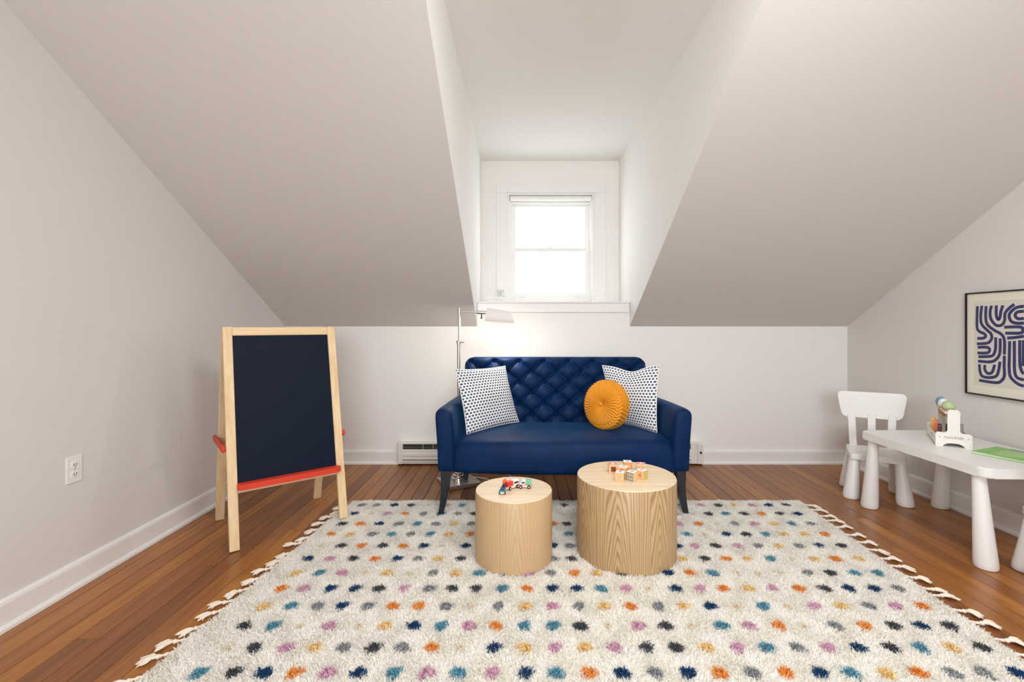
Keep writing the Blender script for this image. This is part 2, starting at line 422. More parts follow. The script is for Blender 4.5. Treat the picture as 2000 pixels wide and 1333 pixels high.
b = BM(); c = px(1075, 485, yl-.02); lathe(b, [(0, 0), (.022, 0), (.022, .004), (.012, .008), (.009, .014), (0, .015)], 20, Matrix.Translation(c)); box(b, c+Vector((-.004, -.02, .008)), c+Vector((.020, -.008, .014)), .002); W(b, M['white'], 'sash_lock', True)
for xx in (1021, 1130):
    b = BM(); c = px(xx, 580, yl-.02); box(b, c+Vector((-.028, -.012, -.006)), c+Vector((.028, .004, .006)), .003); W(b, M['white'], 'sash_lift', True)
b = BM(); c = px(1153.5, 424, YW+.02); box(b, c+Vector((-.006, -.01, -.018)), c+Vector((.006, .01, .018)), .003); W(b, M['white'], 'side_latch')
# roller shade in the top of the opening
sh = thing('roller_shade', 'rolled up white roller shade across the top of the dormer window', 'shade', ((wx0+wx1)/2, YW-.0, wz1-.05))
b = BM(); tube(b, [(-.379, .02, .004), (.379, .02, .004)], .023, 20); obj('fabric_roll', b, M['white'], sh, True)
b = BM(); box(b, (-.376, .035, -.045), (.376, .045, -.028), .003); obj('bottom_bar', b, M['white'], sh)
b = BM(); box(b, (-.386, -.005, -.016), (-.381, .040, .027), .001); o = obj('bracket', b, mat('grey_bracket', (170, 168, 164), .5), sh); part_copy(o, sh, loc=(.767, 0, 0))
b = BM(); tube(b, [(.372, -.008, .01), (.374, -.009, -.25), (.371, -.009, -.5)], .002, 6); tube(b, [(.382, -.01, .01), (.384, -.011, -.25), (.371, -.009, -.5)], .002, 6); obj('pull_chain', b, M['cable'], sh)

# deep window shelf
b = BM(); box(b, (DL+.001, YB-.022, 1.346), (DR-.001, YW-.001, 1.358), .003); box(b, (DL+.003, YB-.014, 1.268), (DR-.003, YB+.06, 1.346), .002); box(b, (DL+.003, YB+.06, 1.33), (DR-.003, YW-.001, 1.346))
struct('trim_2', b, M['trim'])

# adapter plate and coiled cable on the shelf
t = thing('outlet_plate', 'small grey outlet plate low on the left casing of the dormer window', 'outlet', px(978, 574, cy0-.001))
b = BM(); box(b, (-.032, -.008, -.034), (.032, 0, .034), .004); obj('cover_plate', b, mat('grey_plate', (196, 196, 192), .4), t)
b = BM(); lathe(b, [(0, 0), (.006, 0), (.006, .012), (0, .012)], 16, Matrix.Translation((0, -.008, .004))@Matrix.Rotation(R(90), 4, 'X')); obj('socket', b, M['fin'], t)
cb = BM(); base = Vector((X_(962, 4.15), 4.13, 1.361)); random.seed(3)
for i in range(7):
    pts = []; a0 = random.uniform(-.1, .1); rr = random.uniform(.07, .095); zz = .006+i*.0058
    for kk in range(26):
        a = 2*PI*kk/25
        pts.append(base+Vector((rr*math.cos(a)*1.0+random.uniform(-.004, .004), .035*math.sin(a+a0)+random.uniform(-.003, .003), zz+.008*math.sin(2*a+i))))
    tube(cb, pts, .0032, 6)
end = px(978, 574, cy0-.03)
tube(cb, catmull([base+Vector((.08, 0, .03)), base+Vector((.09, .05, .07)), end+Vector((.03, -.02, .0)), end+Vector((0, 0, .004)), end+Vector((0, .012, .004))], 6), .0032, 6)
tag(obj('coiled_cable', cb, M['cable'], None, True), 'coil of white cable lying at the left end of the window shelf', 'cable')

# wall outlet on the left wall
t = thing('wall_outlet', 'white double wall outlet low on the left wall', 'outlet', (XL, 2.081, .522), R(90))
b = BM(); box(b, (-.038, -.006, -.058), (.038, 0, .058), .003); obj('cover_plate', b, M['white'], t)
for dz in (-.021, .021):
    b = BM(); prism(b, rrect(-.016, dz-.014, .016, dz+.014, .009), -.009, -.0055, 'xz'); r = obj('receptacle', b, M['white'], t)
    for q in (-.006, .006):
        b = BM(); box(b, (q-.0013, -.0096, dz-.003), (q+.0013, -.0088, dz+.006)); obj('slot', b, M['black'], r)
    b = BM(); box(b, (-.002, -.0096, dz-.010), (.002, -.0088, dz-.006)); obj('slot', b, M['black'], r)
b = BM(); lathe(b, [(0, 0), (.003, 0), (.003, .0015), (0, .002)], 12, Matrix.Translation((0, -.006, 0))@Matrix.Rotation(R(90), 4, 'X')); obj('screw', b, M['nickel'], t)

# ---------------------------------------------------------------- baseboard heater
hx0, hx1, hy = -1.006, 1.513, YB
t = thing('baseboard_heater', 'long off white electric baseboard heater on the wall behind the sofa', 'heater', ((hx0+hx1)/2, hy, 0))
hw = (hx1-hx0)/2
b = BM(); box(b, (-hw, -.012, .02), (hw, -.001, .186)); box(b, (-hw, -.062, .176), (hw, -.001, .187), .003); box(b, (-hw, -.052, .012), (hw, -.001, .03), .002); obj('back_panel', b, M['heater'], t)
b = BM(); prism(b, [(-.064, .05), (-.058, .052), (-.056, .13), (-.060, .135), (-.066, .13), (-.066, .106), (-.071, .100), (-.071, .080), (-.066, .074), (-.068, .055)], -hw+.04, hw-.1, 'yz'); obj('front_panel', b, M['heater'], t)
b = BM(); prism(b, [(-.064, .028), (-.058, .028), (-.056, .044), (-.066, .044)], -hw+.04, hw-.1, 'yz'); obj('lower_louvre', b, M['heater'], t)
b = BM(); prism(b, [(-.052, .142), (-.050, .139), (-.024, .166), (-.026, .169)], -hw+.04, hw-.1, 'yz'); obj('air_deflector', b, M['fin'], t)
b = BM(); box(b, (-hw+.04, -.046, .06), (hw-.1, -.014, .132)); obj('heating_element', b, M['fin'], t)
for xx in (-hw+.205, -hw+.29): 
    b = BM(); box(b, (xx, -.058, .134), (xx+.003, -.05, .177)); obj('support_clip', b, M['heater'], t)
b = BM(); box(b, (-hw, -.066, .014), (-hw+.04, -.001, .190), .004); obj('end_cap', b, M['heater'], t)
b = BM(); box(b, (hw-.10, -.062, .014), (hw-.045, -.001, .176), .004); o = obj('control_box', b, M['heater'], t)
b = BM(); box(b, (hw-.045, -.068, .014), (hw, -.001, .18), .004); obj('end_cap', b, M['heater'], t)
b = BM(); lathe(b, [(0, 0), (.009, 0), (.008, .01), (0, .011)], 16, Matrix.Translation((hw-.022, -.068, .11))@Matrix.Rotation(R(90), 4, 'X')); obj('thermostat_knob', b, M['black'], t)

# ---------------------------------------------------------------- rug
RZ = .012; PH = .018
def rug_pt(u, v):                                   # u across 0..1, v from near edge to far edge
    yl = .92+(3.07-.92)*v
    l = Vector((-1.278+(.198)*v, yl)); r = Vector((1.667+.143*v, yl)); p = l.lerp(r, u)
    return p
rug = thing('rug', 'cream shag rug with rows of coloured tufted spots and tasselled ends', 'rug', (.25, 2.0, 0))
RL = -rug.location
n1, n2 = 60, 44; b = BM(); g = [[None]*(n2+1) for _ in range(n1+1)]
for i in range(n1+1):
    for j in range(n2+1):
        p = rug_pt(i/n1, j/n2); e = min(i, n1-i, j, n2-j)
        wob = .006*noise.noise(Vector((p.x*9, p.y*9, 0)))
        g[i][j] = b.verts.new((p.x, p.y, (RZ if e > 0 else .003)+(wob if e > 1 else 0)))
for i in range(n1):
    for j in range(n2): b.faces.new((g[i][j], g[i+1][j], g[i+1][j+1], g[i][j+1]))
M['pile'] = mat('cream_wool_pile', (250, 248, 242), .9, sheen=.1, spec=.1)
def translucent(m, fac):
    nt = m.node_tree; b_ = nt.nodes['Principled BSDF']; out = nt.nodes['Material Output']
    tl = nt.nodes.new('ShaderNodeBsdfTranslucent'); mx_ = nt.nodes.new('ShaderNodeMixShader'); mx_.inputs[0].default_value = fac
    if b_.inputs['Base Color'].links: nt.links.new(b_.inputs['Base Color'].links[0].from_socket, tl.inputs[0])
    else: tl.inputs[0].default_value = b_.inputs['Base Color'].default_value
    nt.links.new(b_.outputs[0], mx_.inputs[1]); nt.links.new(tl.outputs[0], mx_.inputs[2]); nt.links.new(mx_.outputs[0], out.inputs[0])
translucent(M['pile'], .4)
o = obj('backing', b, M['pile'], rug, 'all', loc=RL)

dot_rows = [
 (985, '707L 738L 771N 804G 838W 873P 903T 936Y 970G 1004P 1037L 1070O 1102G 1136N 1170Y 1203T 1236L 1270P 1300G 1332T 1368P 1402G 1433Y 1467P 1501N 1534G'),
 (1001.5, '694N 726W 757P 792O 827L 861N 895L 927G 961Y 1253P 1286T 1320P 1351W 1383G 1417T 1452G 1487O 1522G 1557N'),
 (1021, '669G 705O 742N 779L 816T 851L 888Y 922L 958P 994T 1080O 1107G 1325P 1363O 1400W 1434L 1473P 1510Y 1545T 1583L'),
 (1041, '648O 686Y 728L 765T 802L 841T 877Y 918O 1111T 1341T 1374W 1418N 1456G 1494T 1531Y 1570Y 1610O'),
 (1063.5, '628W 667G 707O 748G 788O 827N 865W 910N 1079N 1113L 1322N 1356P 1396G 1440P 1480L 1519Y 1559L 1598N 1642G'),
 (1088.5, '603N 646P 690G 734O 776N 818L 857Y 900G 1080L 1116G 1332Y 1375G 1418O 1459Y 1504T 1547W 1589Y 1631O 1675Y'),
 (1115, '580Y 625T 670P 715W 757Y 800W 846L 891Y 937T 985N 1030P 1076L 1122O 1165Y 1212G 1304N 1347O 1392T 1439W 1480W 1527W 1576L 1620G 1667T 1713T'),
 (1145, '551O 595P 646N 694N 741G 790P 839L 884G 930G 981T 1030O 1078N 1126N 1174T 1222P 1268W 1319N 1367P 1412O 1460Y 1508P 1559O 1609G 1656N 1705N 1753L'),
 (1179, '518Y 571T 622L 669N 719L 769O 819O 872L 922W 973L 1027Y 1079P 1130L 1180Y 1232O 1285L 1334Y 1386N 1437W 1490T 1537W 1589P 1643Y 1696L 1748P 1799O'),
 (1217, '479G 535T 590W 644P 702W 754Y 809N 862T 915P 969O 1024T 1080T 1134G 1187W 1246P 1299G 1349W 1409T 1462P 1520O 1570W 1629L 1687O 1743G 1797N 1853G'),
 (1259, '449W 499G 560P 616Y 673L 731G 787L 845O 900W 965N 1025Y 1084P 1142Y 1201P 1262G 1319G 1379Y 1439P 1496T 1556L 1615P 1674N 1738G 1796T 1855Y 1914G'),
 (1308, '390T 458G 518N 578O 640P 702N 770T 834P 895T 961P 1026N 1087T 1150O 1214N 1279L 1342N 1405O 1469L 1534O 1600N 1661T 1728Y 1792O 1856L 1919L 1982N'),
]
zt = RZ+PH*.8
dots = []
for Y, s in dot_rows:
    for k_ in s.split():
        q = onz(float(k_[:-1]), Y+(1 if Y > 1100 else 0), zt); dots.append((q.x, q.y-.004, k_[-1]))
rc = random.Random(5)
row_x = [d[0] for d in dots[-26:]]
ybase = dots[-1][1]
for kk in range(1, 2):
    for j, xx in enumerate(row_x): dots.append((xx+.05, ybase-.118*kk, rc.choice('NTOPYGLW')))
DC = {'N': (16, 70, 118), 'T': (104, 170, 190), 'O': (238, 164, 74), 'P': (226, 182, 202), 'Y': (250, 220, 154), 'G': (92, 95, 98), 'L': (178, 180, 180), 'W': (236, 226, 204)}
def blades_mesh(name, px_, py_, z0, hgt, wid, lean, rs, mats_rand=None):
    n = len(px_)
    ang = rs.uniform(0, 2*PI, n); la = rs.uniform(0, 2*PI, n)
    dx, dy = np.cos(ang)*wid/2, np.sin(ang)*wid/2
    h = hgt*rs.uniform(.7, 1.15, n)
    lx, ly = lean[0]+np.cos(la)*h*.55, lean[1]+np.sin(la)*h*.55
    V = np.empty((n, 5, 3), np.float32)
    V[:, 0] = np.stack([px_-dx, py_-dy, np.full(n, z0)], 1); V[:, 1] = np.stack([px_+dx, py_+dy, np.full(n, z0)], 1)
    mxp, myp = px_+lx*.4, py_+ly*.4; hm = z0+h*.62
    V[:, 2] = np.stack([mxp+dx, myp+dy, hm], 1); V[:, 3] = np.stack([mxp-dx, myp-dy, hm], 1)
    V[:, 4] = np.stack([px_+lx, py_+ly, z0+h*.95], 1)
    me = bpy.data.meshes.new(name); me.vertices.add(n*5); me.vertices.foreach_set('co', V.ravel())
    base_ = (np.arange(n)*5)[:, None]
    loops = (base_+np.array([0, 1, 2, 3, 3, 2, 4])[None]).ravel().astype(np.int32)
    me.loops.add(n*7); me.loops.foreach_set('vertex_index', loops)
    me.polygons.add(n*2)
    st = ((np.arange(n)*7)[:, None]+np.array([0, 4])[None]).ravel().astype(np.int32)
    me.polygons.foreach_set('loop_start', st)
    try: me.polygons.foreach_set('loop_total', np.tile(np.array([4, 3], np.int32), n))
    except Exception: pass
    me.update(calc_edges=True); me.validate(); return me
# pile
NP = 560000
u = rng.uniform(0, 1, NP); v = 1-rng.uniform(0, 1, NP)**1.15
yl = .92+2.15*v; xl = -1.278+.198*v; xr = 1.667+.143*v
pxs = xl+(xr-xl)*u; pys = yl
keep = np.ones(NP, bool)
for dx_, dy_, c_ in dots:
    if c_ == 'W': rr = .012
    else: rr = .019
    keep &= ((pxs-dx_)**2/(rr*1.1)**2+(pys-dy_)**2/(rr*1.15)**2) > 1
for cx_, cy_, r_ in ((.537, 2.393, .242), (-.029, 2.338, .186)): keep &= (pxs-cx_)**2+(pys-cy_)**2 > r_**2
pxs, pys = pxs[keep], pys[keep]
fx = .005*np.sin(pxs*31+2*np.sin(pys*17)); fy = -.003+.005*np.cos(pys*27+2*np.sin(pxs*23+1))
hm_ = PH*(1+.10*np.sin(pxs*43+np.sin(pys*31)*2)*np.sin(pys*39+np.sin(pxs*21)*2))
me = blades_mesh('pile', pxs, pys, RZ-.004, hm_, .0031, (fx, fy), rng)
o = mesh_obj('pile', me, M['pile'], rug, RL); o['kind'] = 'stuff'
# coloured spots
DM = {}
for c_, rgb in DC.items():
    m = mat('wool_'+{'N': 'navy', 'T': 'teal', 'O': 'orange', 'P': 'pink', 'Y': 'yellow', 'G': 'charcoal', 'L': 'silver', 'W': 'ivory'}[c_], rgb, .9, sheen=.2, spec=.1)
    if c_ in 'GLTPY':
        g_ = NB(m); tc = g_.n('TexCoord'); nn = g_.n('TexNoise'); nn.inputs['Scale'].default_value = 260; g_.l(tc.outputs['Object'], nn.inputs['Vector'])
        kd = {'G': .5, 'L': .62}.get(c_, .86); lo = tuple(v*kd for v in rgb); hi = tuple(min(254, v*1.03) for v in rgb)
        g_.l(g_.ramp(nn.outputs['Fac'], [(.38, lo), (.55, hi)]), g_.b.inputs['Base Color'])
    translucent(m, .25)
    for var in range(3):
        rs = np.random.default_rng(11+var*7+ord(c_)); nbl = 150 if c_ != 'W' else 50
        a = rs.uniform(0, 2*PI, nbl); wob = 1+.22*np.sin(2*a+var)+.15*np.sin(3*a+var*2)
        r0 = np.sqrt(rs.uniform(0, 1, nbl))*(.0235 if c_ != 'W' else .013)*wob
        me = blades_mesh('tufted_spot', r0*np.cos(a), r0*np.sin(a)*1.08, 0, np.full(nbl, PH*.98), .0052, (0, -.003), rs)
        me.materials.append(m); DM[c_, var] = me
for i, (dx_, dy_, c_) in enumerate(dots[:299]):
    o = bpy.data.objects.new('tufted_spot', DM[c_, i % 3]); col.objects.link(o); o.parent = rug
    o.location = Vector((dx_, dy_, RZ-.002))+RL; o.rotation_euler = (0, 0, random.uniform(-.5, .5))
# tassels
M['tassel'] = mat('cream_cotton_tassel', (232, 220, 202), .9, sheen=.1)
def tassel_mesh(seed, bend):
    rr = random.Random(seed); b = BM()
    for s_ in (0, PI):
        pts = [(t_*.05, .0030*math.cos(s_+t_*9), .007+.0025*math.sin(s_+t_*9)) for t_ in [i/10 for i in range(11)]]; tube(b, pts, .0032, 6)
    lathe(b, [(0, -.008), (.006, -.006), (.0085, 0), (.006, .006), (0, .008)], 10, Matrix.Translation((.053, 0, .008))@Matrix.Rotation(R(90), 4, 'Y'))
    for i in range(26):
        a = rr.uniform(-.62, .62)*rr.uniform(.5, 1)+bend; L = rr.uniform(.036, .062); zz = rr.uniform(.003, .014)
        p0 = Vector((.055, rr.uniform(-.003, .003), .008)); d = Vector((math.cos(a), math.sin(a), 0)); nrm = Vector((-d.y, d.x, 0))
        pts = [p0, p0+d*L*.35+nrm*rr.uniform(-.004, .004)+Vector((0, 0, zz*.6)), p0+d*L*.7+nrm*rr.uniform(-.006, .006)+Vector((0, 0, zz*.3-.002)), p0+d*L+Vector((0, 0, -.004))]
        tube(b, catmull(pts, 2), [.0026, .003, .003, .003, .0028, .0022, .0014], 5)
    bmesh.ops.recalc_face_normals(b, faces=b.faces)
    me = bpy.data.meshes.new('tassel'); b.to_mesh(me); b.free(); me.materials.append(M['tassel'])
    for p in me.polygons: p.use_smooth = True
    return me
TM = [tassel_mesh(i, bnd) for i, bnd in enumerate((-.2, 0, -.35, .12))]
n = 25
for side in (0, 1):
    for i in range(n):
        v = (i+.5)/n+random.uniform(-.006, .006); p = rug_pt(side, v)
        o = bpy.data.objects.new('tassel', random.choice(TM)); col.objects.link(o); o.parent = rug
        o.location = Vector((p.x+(-.006 if side else .006), p.y, .003))+RL
        rz = random.uniform(-.5, 0) if side else PI+random.uniform(.35, 1.15)
        o.rotation_euler = (0, 0, rz)

# ---------------------------------------------------------------- sofa
SX, SY = .264, 2.85
sofa = thing('sofa', 'navy blue velvet two seat sofa with button tufted back and dark legs', 'sofa', (SX, SY, 0))
def grid_mesh(rows, close_u=False, close_v=False):
    b = BM(); V = [[b.verts.new(p) for p in r] for r in rows]
    for i in range(len(V)-(0 if close_u else 1)):
        A, B = V[i], V[(i+1) % len(V)]
        for j in range(len(A)-(0 if close_v else 1)):
            k = (j+1) % len(A); b.faces.new((A[j], A[k], B[k], B[j]))
    return b, V
def seat():
    hwf = .665; rows = []
    prof = [(.0, .272), (-.002, .30), (-.004, .36), (.0, .405), (.012, .430), (.035, .446), (.08, .454), (.2, .462), (.36, .462), (.5, .455), (.62, .445), (.63, .40), (.63, .272)]
    for i in range(41):
        x = -hwf+2*hwf*i/40; q = x/hwf; bow = .055*(1-q*q); cr = .016*(1-q**4)
        ed = max(0, abs(q)-.93)/.07
        rows.append([(x, y-bow*(1 if y < .3 else max(0, 1-(y-.3)/.3)), z+(cr if z > .42 else 0)-(ed**2*.02 if z > .42 else 0)) for y, z in prof])
    b, V = grid_mesh(rows, False, True); b.faces.new(V[0]); b.faces.new(V[-1]); return b
obj('seat', seat(), M['velvet'], sofa, 'all')
def arm(sg):
    rows = []; ny = 18
    for i in range(ny+1):
        t_ = i/ny; y = .0+t_*.66
        e = 1.0
        if i == 0: e = .80
        elif i == 1: e = .95
        yy = y-.012 if i == 0 else (y-.04+.006 if i == 1 else y)
        cx0 = .712-.048*t_**.8; th = .052*e; top = .652-.012*(1-e)*5+.004*math.sin(t_*PI)-.008*t_; bot = .272
        ring = []
        flare = .022
        sec = [(-1, 0), (-1, .012), (-1, .25), (-1, .5), (-1, .75), (-1, .90), (-.9, .955), (-.6, .99), (-.2, 1.0), (.2, 1.0), (.6, .99), (.9, .955), (1, .90), (1, .75), (1, .5), (1, .25), (1, .012), (1, 0)]
        for a_, h_ in sec:
            z = bot+(top-bot)*h_; fx_ = flare*h_**2 - .008*math.sin(PI*h_)*(1 if a_ < 0 else -.2)
            ring.append((sg*(cx0+a_*th+fx_), yy, z))
        rows.append(ring)
    b, V = grid_mesh(rows, False, True); b.faces.new(V[0]); b.faces.new(V[-1])
    return b
for sg in (-1, 1):
    o = obj('armrest', arm(sg), M['velvet'], sofa, 'all')
    md = o.modifiers.new('s', 'SUBSURF'); md.levels = 1; md.render_levels = 1
def backrest():
    NU, NV = 190, 96; Hh = .56; Wd = .672; b0 = Vector((0, .555, .38)); top = Vector((0, .695, .922)); vdir = (top-b0).normalized(); nrm = Vector((0, -vdir.z, vdir.y))
    L = (top-b0).length; r = .07
    def shape(i, j, side):
        s_ = -1+2*i/NU; t_ = j/NV; d = max(0, t_*L-(L-r)); wv = Wd-(r-math.sqrt(max(0, r*r-d*d)))
        # squeeze grid towards borders
        s2 = math.sin(s_*PI/2)*.25+s_*.75; x = s2*wv; t2 = t_
        ex = max(0, 1-(1-abs(s2))*wv/.05) if (1-abs(s2))*wv < .05 else 0
        et = max(0, 1-(L-t2*L)/.05) if (L-t2*L) < .05 else 0
        e = math.sqrt(max(0, 1-min(1, math.hypot(ex, et))**2))
        base = b0+vdir*(t2*L)
        z = base.z
        if side == 0:
            nn = (.886-z)/.0745; X0 = (x-.09)/.18
            a_ = X0+nn/2; c_ = X0-nn/2
            q = abs(math.sin(PI*a_)*math.sin(PI*c_))
            da = min(abs(a_-round(a_)), 1)*1.0; dc = abs(c_-round(c_))
            crease = min(da, dc)
            h = .040*(q**.42) - .022*math.exp(-(da*da+dc*dc)/.010)
            fade = min(1, max(0, nn+.35)/.35) if nn < 0 else 1
            h = h*fade+.036*(1-fade)
            off = .035*e+h*(e if e < 1 else 1)
        else: off = -.045*e
        return Vector((x, 0, 0))+base+nrm*off
    b = BM(); Fg = [[b.verts.new(shape(i, j, 0)) for j in range(NV+1)] for i in range(NU+1)]
    for i in range(NU):
        for j in range(NV): b.faces.new((Fg[i][j], Fg[i+1][j], Fg[i+1][j+1], Fg[i][j+1]))
    Bg = [[b.verts.new(shape(i*5, j*4, 1)) for j in range(NV//4+1)] for i in range(NU//5+1)]
    for i in range(NU//5):
        for j in range(NV//4): b.faces.new((Bg[i][j], Bg[i][j+1], Bg[i+1][j+1], Bg[i+1][j]))
    bmesh.ops.remove_doubles(b, verts=b.verts, dist=.0004)
    btn = []
    nrow = 7
    for n_ in range(nrow):
        z = .886-.0745*n_; t_ = (z-b0.z)/(vdir.z*L); yb = b0+vdir*(t_*L)
        for k_ in range(-4, 5):
            x = .09+.18*k_ if n_ % 2 == 0 else .18*k_
            if abs(x) < .645 and z > .44: btn.append(Vector((x, 0, 0))+yb+nrm*.026)
    return b, btn, nrm
b, btn, nrm = backrest()
bk = obj('backrest', b, M['velvet'], sofa, 'all')
b = BM(); bmesh.ops.create_uvsphere(b, u_segments=10, v_segments=6, radius=.009); bmesh.ops.scale(b, vec=(1, .55, 1), verts=b.verts)
o0 = obj('button', b, M['velvet'], bk, 'all', loc=btn[0])
for p in btn[1:]: part_copy(o0, bk, loc=p)
def leg(x, y, sx, z0, sy=-1):
    b = BM(); pts = []; rows = []
    for i in range(9):
        t_ = i/8; z = .275+(z0-.275)*t_; w_ = .029*(1-.45*t_); off = .028*t_**2.2
        cx_ = x+sx*off; cy_ = y+sy*off*.6
        rows.append([(cx_+a_*w_, cy_+c_*w_, z) for a_, c_ in ((-1, -1), (1, -1), (1, 1), (-1, 1))])
    b, V = grid_mesh(rows, False, True); b.faces.new(V[0]); b.faces.new(V[-1])
    es = [e for e in b.edges if abs(e.verts[0].co.z-e.verts[1].co.z) > .01]
    bmesh.ops.bevel(b, geom=es, offset=.004, segments=2, affect='EDGES'); return b
for x_, y_, z_, sy_ in ((-.712, .035, .022, -1), (.712, .035, .022, -1), (-.64, .60, 0, 1), (.64, .60, 0, 1)):
    obj('leg', leg(x_, y_, math.copysign(1, x_), z_, sy_), M['sofaleg'], sofa, True)

# ---------------------------------------------------------------- pillows
def pillow(name, corners, T_, label, dip=0.0, seed=0):
    BL, BR, TR, TL = [Vector(c) for c in corners]; cen = (BL+BR+TR+TL)/4
    n = 36; nrm = (BR-BL).cross(TL-BL).normalized()
    if nrm.y > 0: nrm = -nrm
    b = BM(); uvl = b.loops.layers.uv.new('UVMap'); G = {}
    for s_ in (1, -1):
        for i in range(n+1):
            for j in range(n+1):
                if s_ == -1 and (i in (0, n) or j in (0, n)): G[s_, i, j] = G[1, i, j]; continue
                u_, v_ = i/n, j/n
                p = (BL.lerp(BR, u_)).lerp(TL.lerp(TR, u_), v_)
                pin_u = .013*(math.sin(PI*v_)**.7)*(2*u_-1)*abs(2*u_-1)**2; pin_v = .012*(math.sin(PI*u_)**.7)*(2*v_-1)*abs(2*v_-1)**2
                p -= (BR-BL).normalized()*pin_u+(TL-BL).normalized()*pin_v
                th = T_*(max(0, math.sin(PI*u_)*math.sin(PI*v_)))**.42
                wr = noise.noise(Vector((u_*3.2+seed, v_*3.2, s_)))*.010*min(1, th/T_*1.5)
                p += nrm*s_*(th+wr)
                if dip: p -= (TL-BL).normalized()*dip*math.exp(-((u_-.52)/.22)**2)*v_**3
                G[s_, i, j] = b.verts.new(p-cen)
    for s_ in (1, -1):
        for i in range(n):
            for j in range(n):
                ids = ((i, j), (i+1, j), (i+1, j+1), (i, j+1)); f = b.faces.new([G[s_, a_, c_] for a_, c_ in ids])
                for lp, (a_, c_) in zip(f.loops, ids): lp[uvl].uv = (a_/n, c_/n)
    t = thing(name, label, 'cushion', cen)
    obj('cover', b, M['dotted'], t, 'all')
    # stitched border cord
    b = BM(); loop = []
    for i in range(n): loop.append((i, 0))
    for j in range(n): loop.append((n, j))
    for i in range(n): loop.append((n-i, n))
    for j in range(n+1): loop.append((0, n-j))
    def pos(i, j):
        u_, v_ = i/n, j/n; p = (BL.lerp(BR, u_)).lerp(TL.lerp(TR, u_), v_)
        pin_u = .013*(math.sin(PI*v_)**.7)*(2*u_-1)*abs(2*u_-1)**2; pin_v = .012*(math.sin(PI*u_)**.7)*(2*v_-1)*abs(2*v_-1)**2
        p -= (BR-BL).normalized()*pin_u+(TL-BL).normalized()*pin_v
        if dip: p -= (TL-BL).normalized()*dip*math.exp(-((u_-.52)/.22)**2)*v_**3
        return p-cen
    tube(b, [pos(*q) for q in loop], .0026, 6); obj('seam', b, M['white_cloth'], t, 'all')
    return t
M['white_cloth'] = mat('white_cotton', (236, 235, 230), .9)
pillow('throw_pillow', [(-.335, 3.00, .462), (-.005, 3.345, .475), (-.105, 3.42, .865), (-.425, 3.12, .868)], .052,
       'square white cushion with small grey spots at the left arm of the blue sofa', 0, 1)
pillow('throw_pillow', [(.66, 3.36, .47), (.885, 3.05, .462), (.925, 3.14, .893), (.598, 3.44, .868)], .055,
       'square white grey spotted cushion with a dented top behind the round mustard one', .035, 5)

def round_cushion():
    t = thing('round_cushion', 'round pleated mustard velvet cushion leaning on the spotted cushion', 'cushion', (.572, 3.13, .632))
    ax = Vector((-.76, -.64, .14)).normalized(); m4 = ax.to_track_quat('Z', 'Y').to_matrix().to_4x4()
    R0, hh = .164, .075; NA, NT = 360, 46; rows = []
    for i in range(NA):
        a = 2*PI*i/NA; row = []
        for k in range(NT+1):
            s_ = k/NT*PI   # 0 front centre .. PI back centre
            ca, sa = math.cos(s_), math.sin(s_)
            r = R0*(abs(sa)**.62); z = hh*math.copysign(abs(ca)**.55, ca)
            rim = math.exp(-((s_-PI/2)/.55)**2)
            z -= math.copysign(.022*math.exp(-(r/.035)**2), ca)
            npl = 40
            ph = a*npl + (3.0*math.sin((s_-PI/2)*7) if abs(s_-PI/2) < .8 else 0)
            f_ = 1-abs(math.sin(ph/2))
            amp = (.0080*min(1, r/.06))*(1-rim)+.017*rim
            bump = -amp*f_
            r2 = r+bump*sa*1.0; z2 = z+bump*math.copysign(1, ca)*abs(ca)**.5
            row.append((r2*math.cos(a), r2*math.sin(a), z2))
        rows.append(row)
    b, V = grid_mesh(rows, True, False); bmesh.ops.remove_doubles(b, verts=b.verts, dist=.0002)
    bmesh.ops.transform(b, matrix=m4, verts=b.verts); c = obj('cover', b, M['mustard'], t, 'all')
    b = BM(); bmesh.ops.create_uvsphere(b, u_segments=16, v_segments=8, radius=.014); bmesh.ops.scale(b, vec=(1, 1, .5), verts=b.verts)
    bmesh.ops.translate(b, vec=(0, 0, hh-.016), verts=b.verts); bmesh.ops.transform(b, matrix=m4, verts=b.verts); obj('button', b, M['mustard'], t, 'all')
round_cushion()

# ---------------------------------------------------------------- drum tables
def drum(name, x, y, r, h, ms, label):
    t = thing(name, label, 'table', (x, y, 0)); b = BM()
    lathe(b, [(r-.004, RZ+.004), (r, RZ+.006), (r, h-.006), (r-.001, h-.004)], 128, cap=False); obj('side_veneer', b, ms, t, True)
    b = BM(); lathe(b, [(0, h-.02), (r-.002, h-.02), (r-.001, h-.004), (r-.0025, h), (0, h)], 128); obj('tabletop', b, M['ash_top'], t, True)
drum('drum_table', .537, 2.393, .245, .400, M['ash_side'], 'larger round drum side table in ash with bold arched grain')
drum('drum_table', -.029, 2.338, .1887, .348, M['ash_side_pale'], 'smaller round drum side table in pale ash with faint grain')

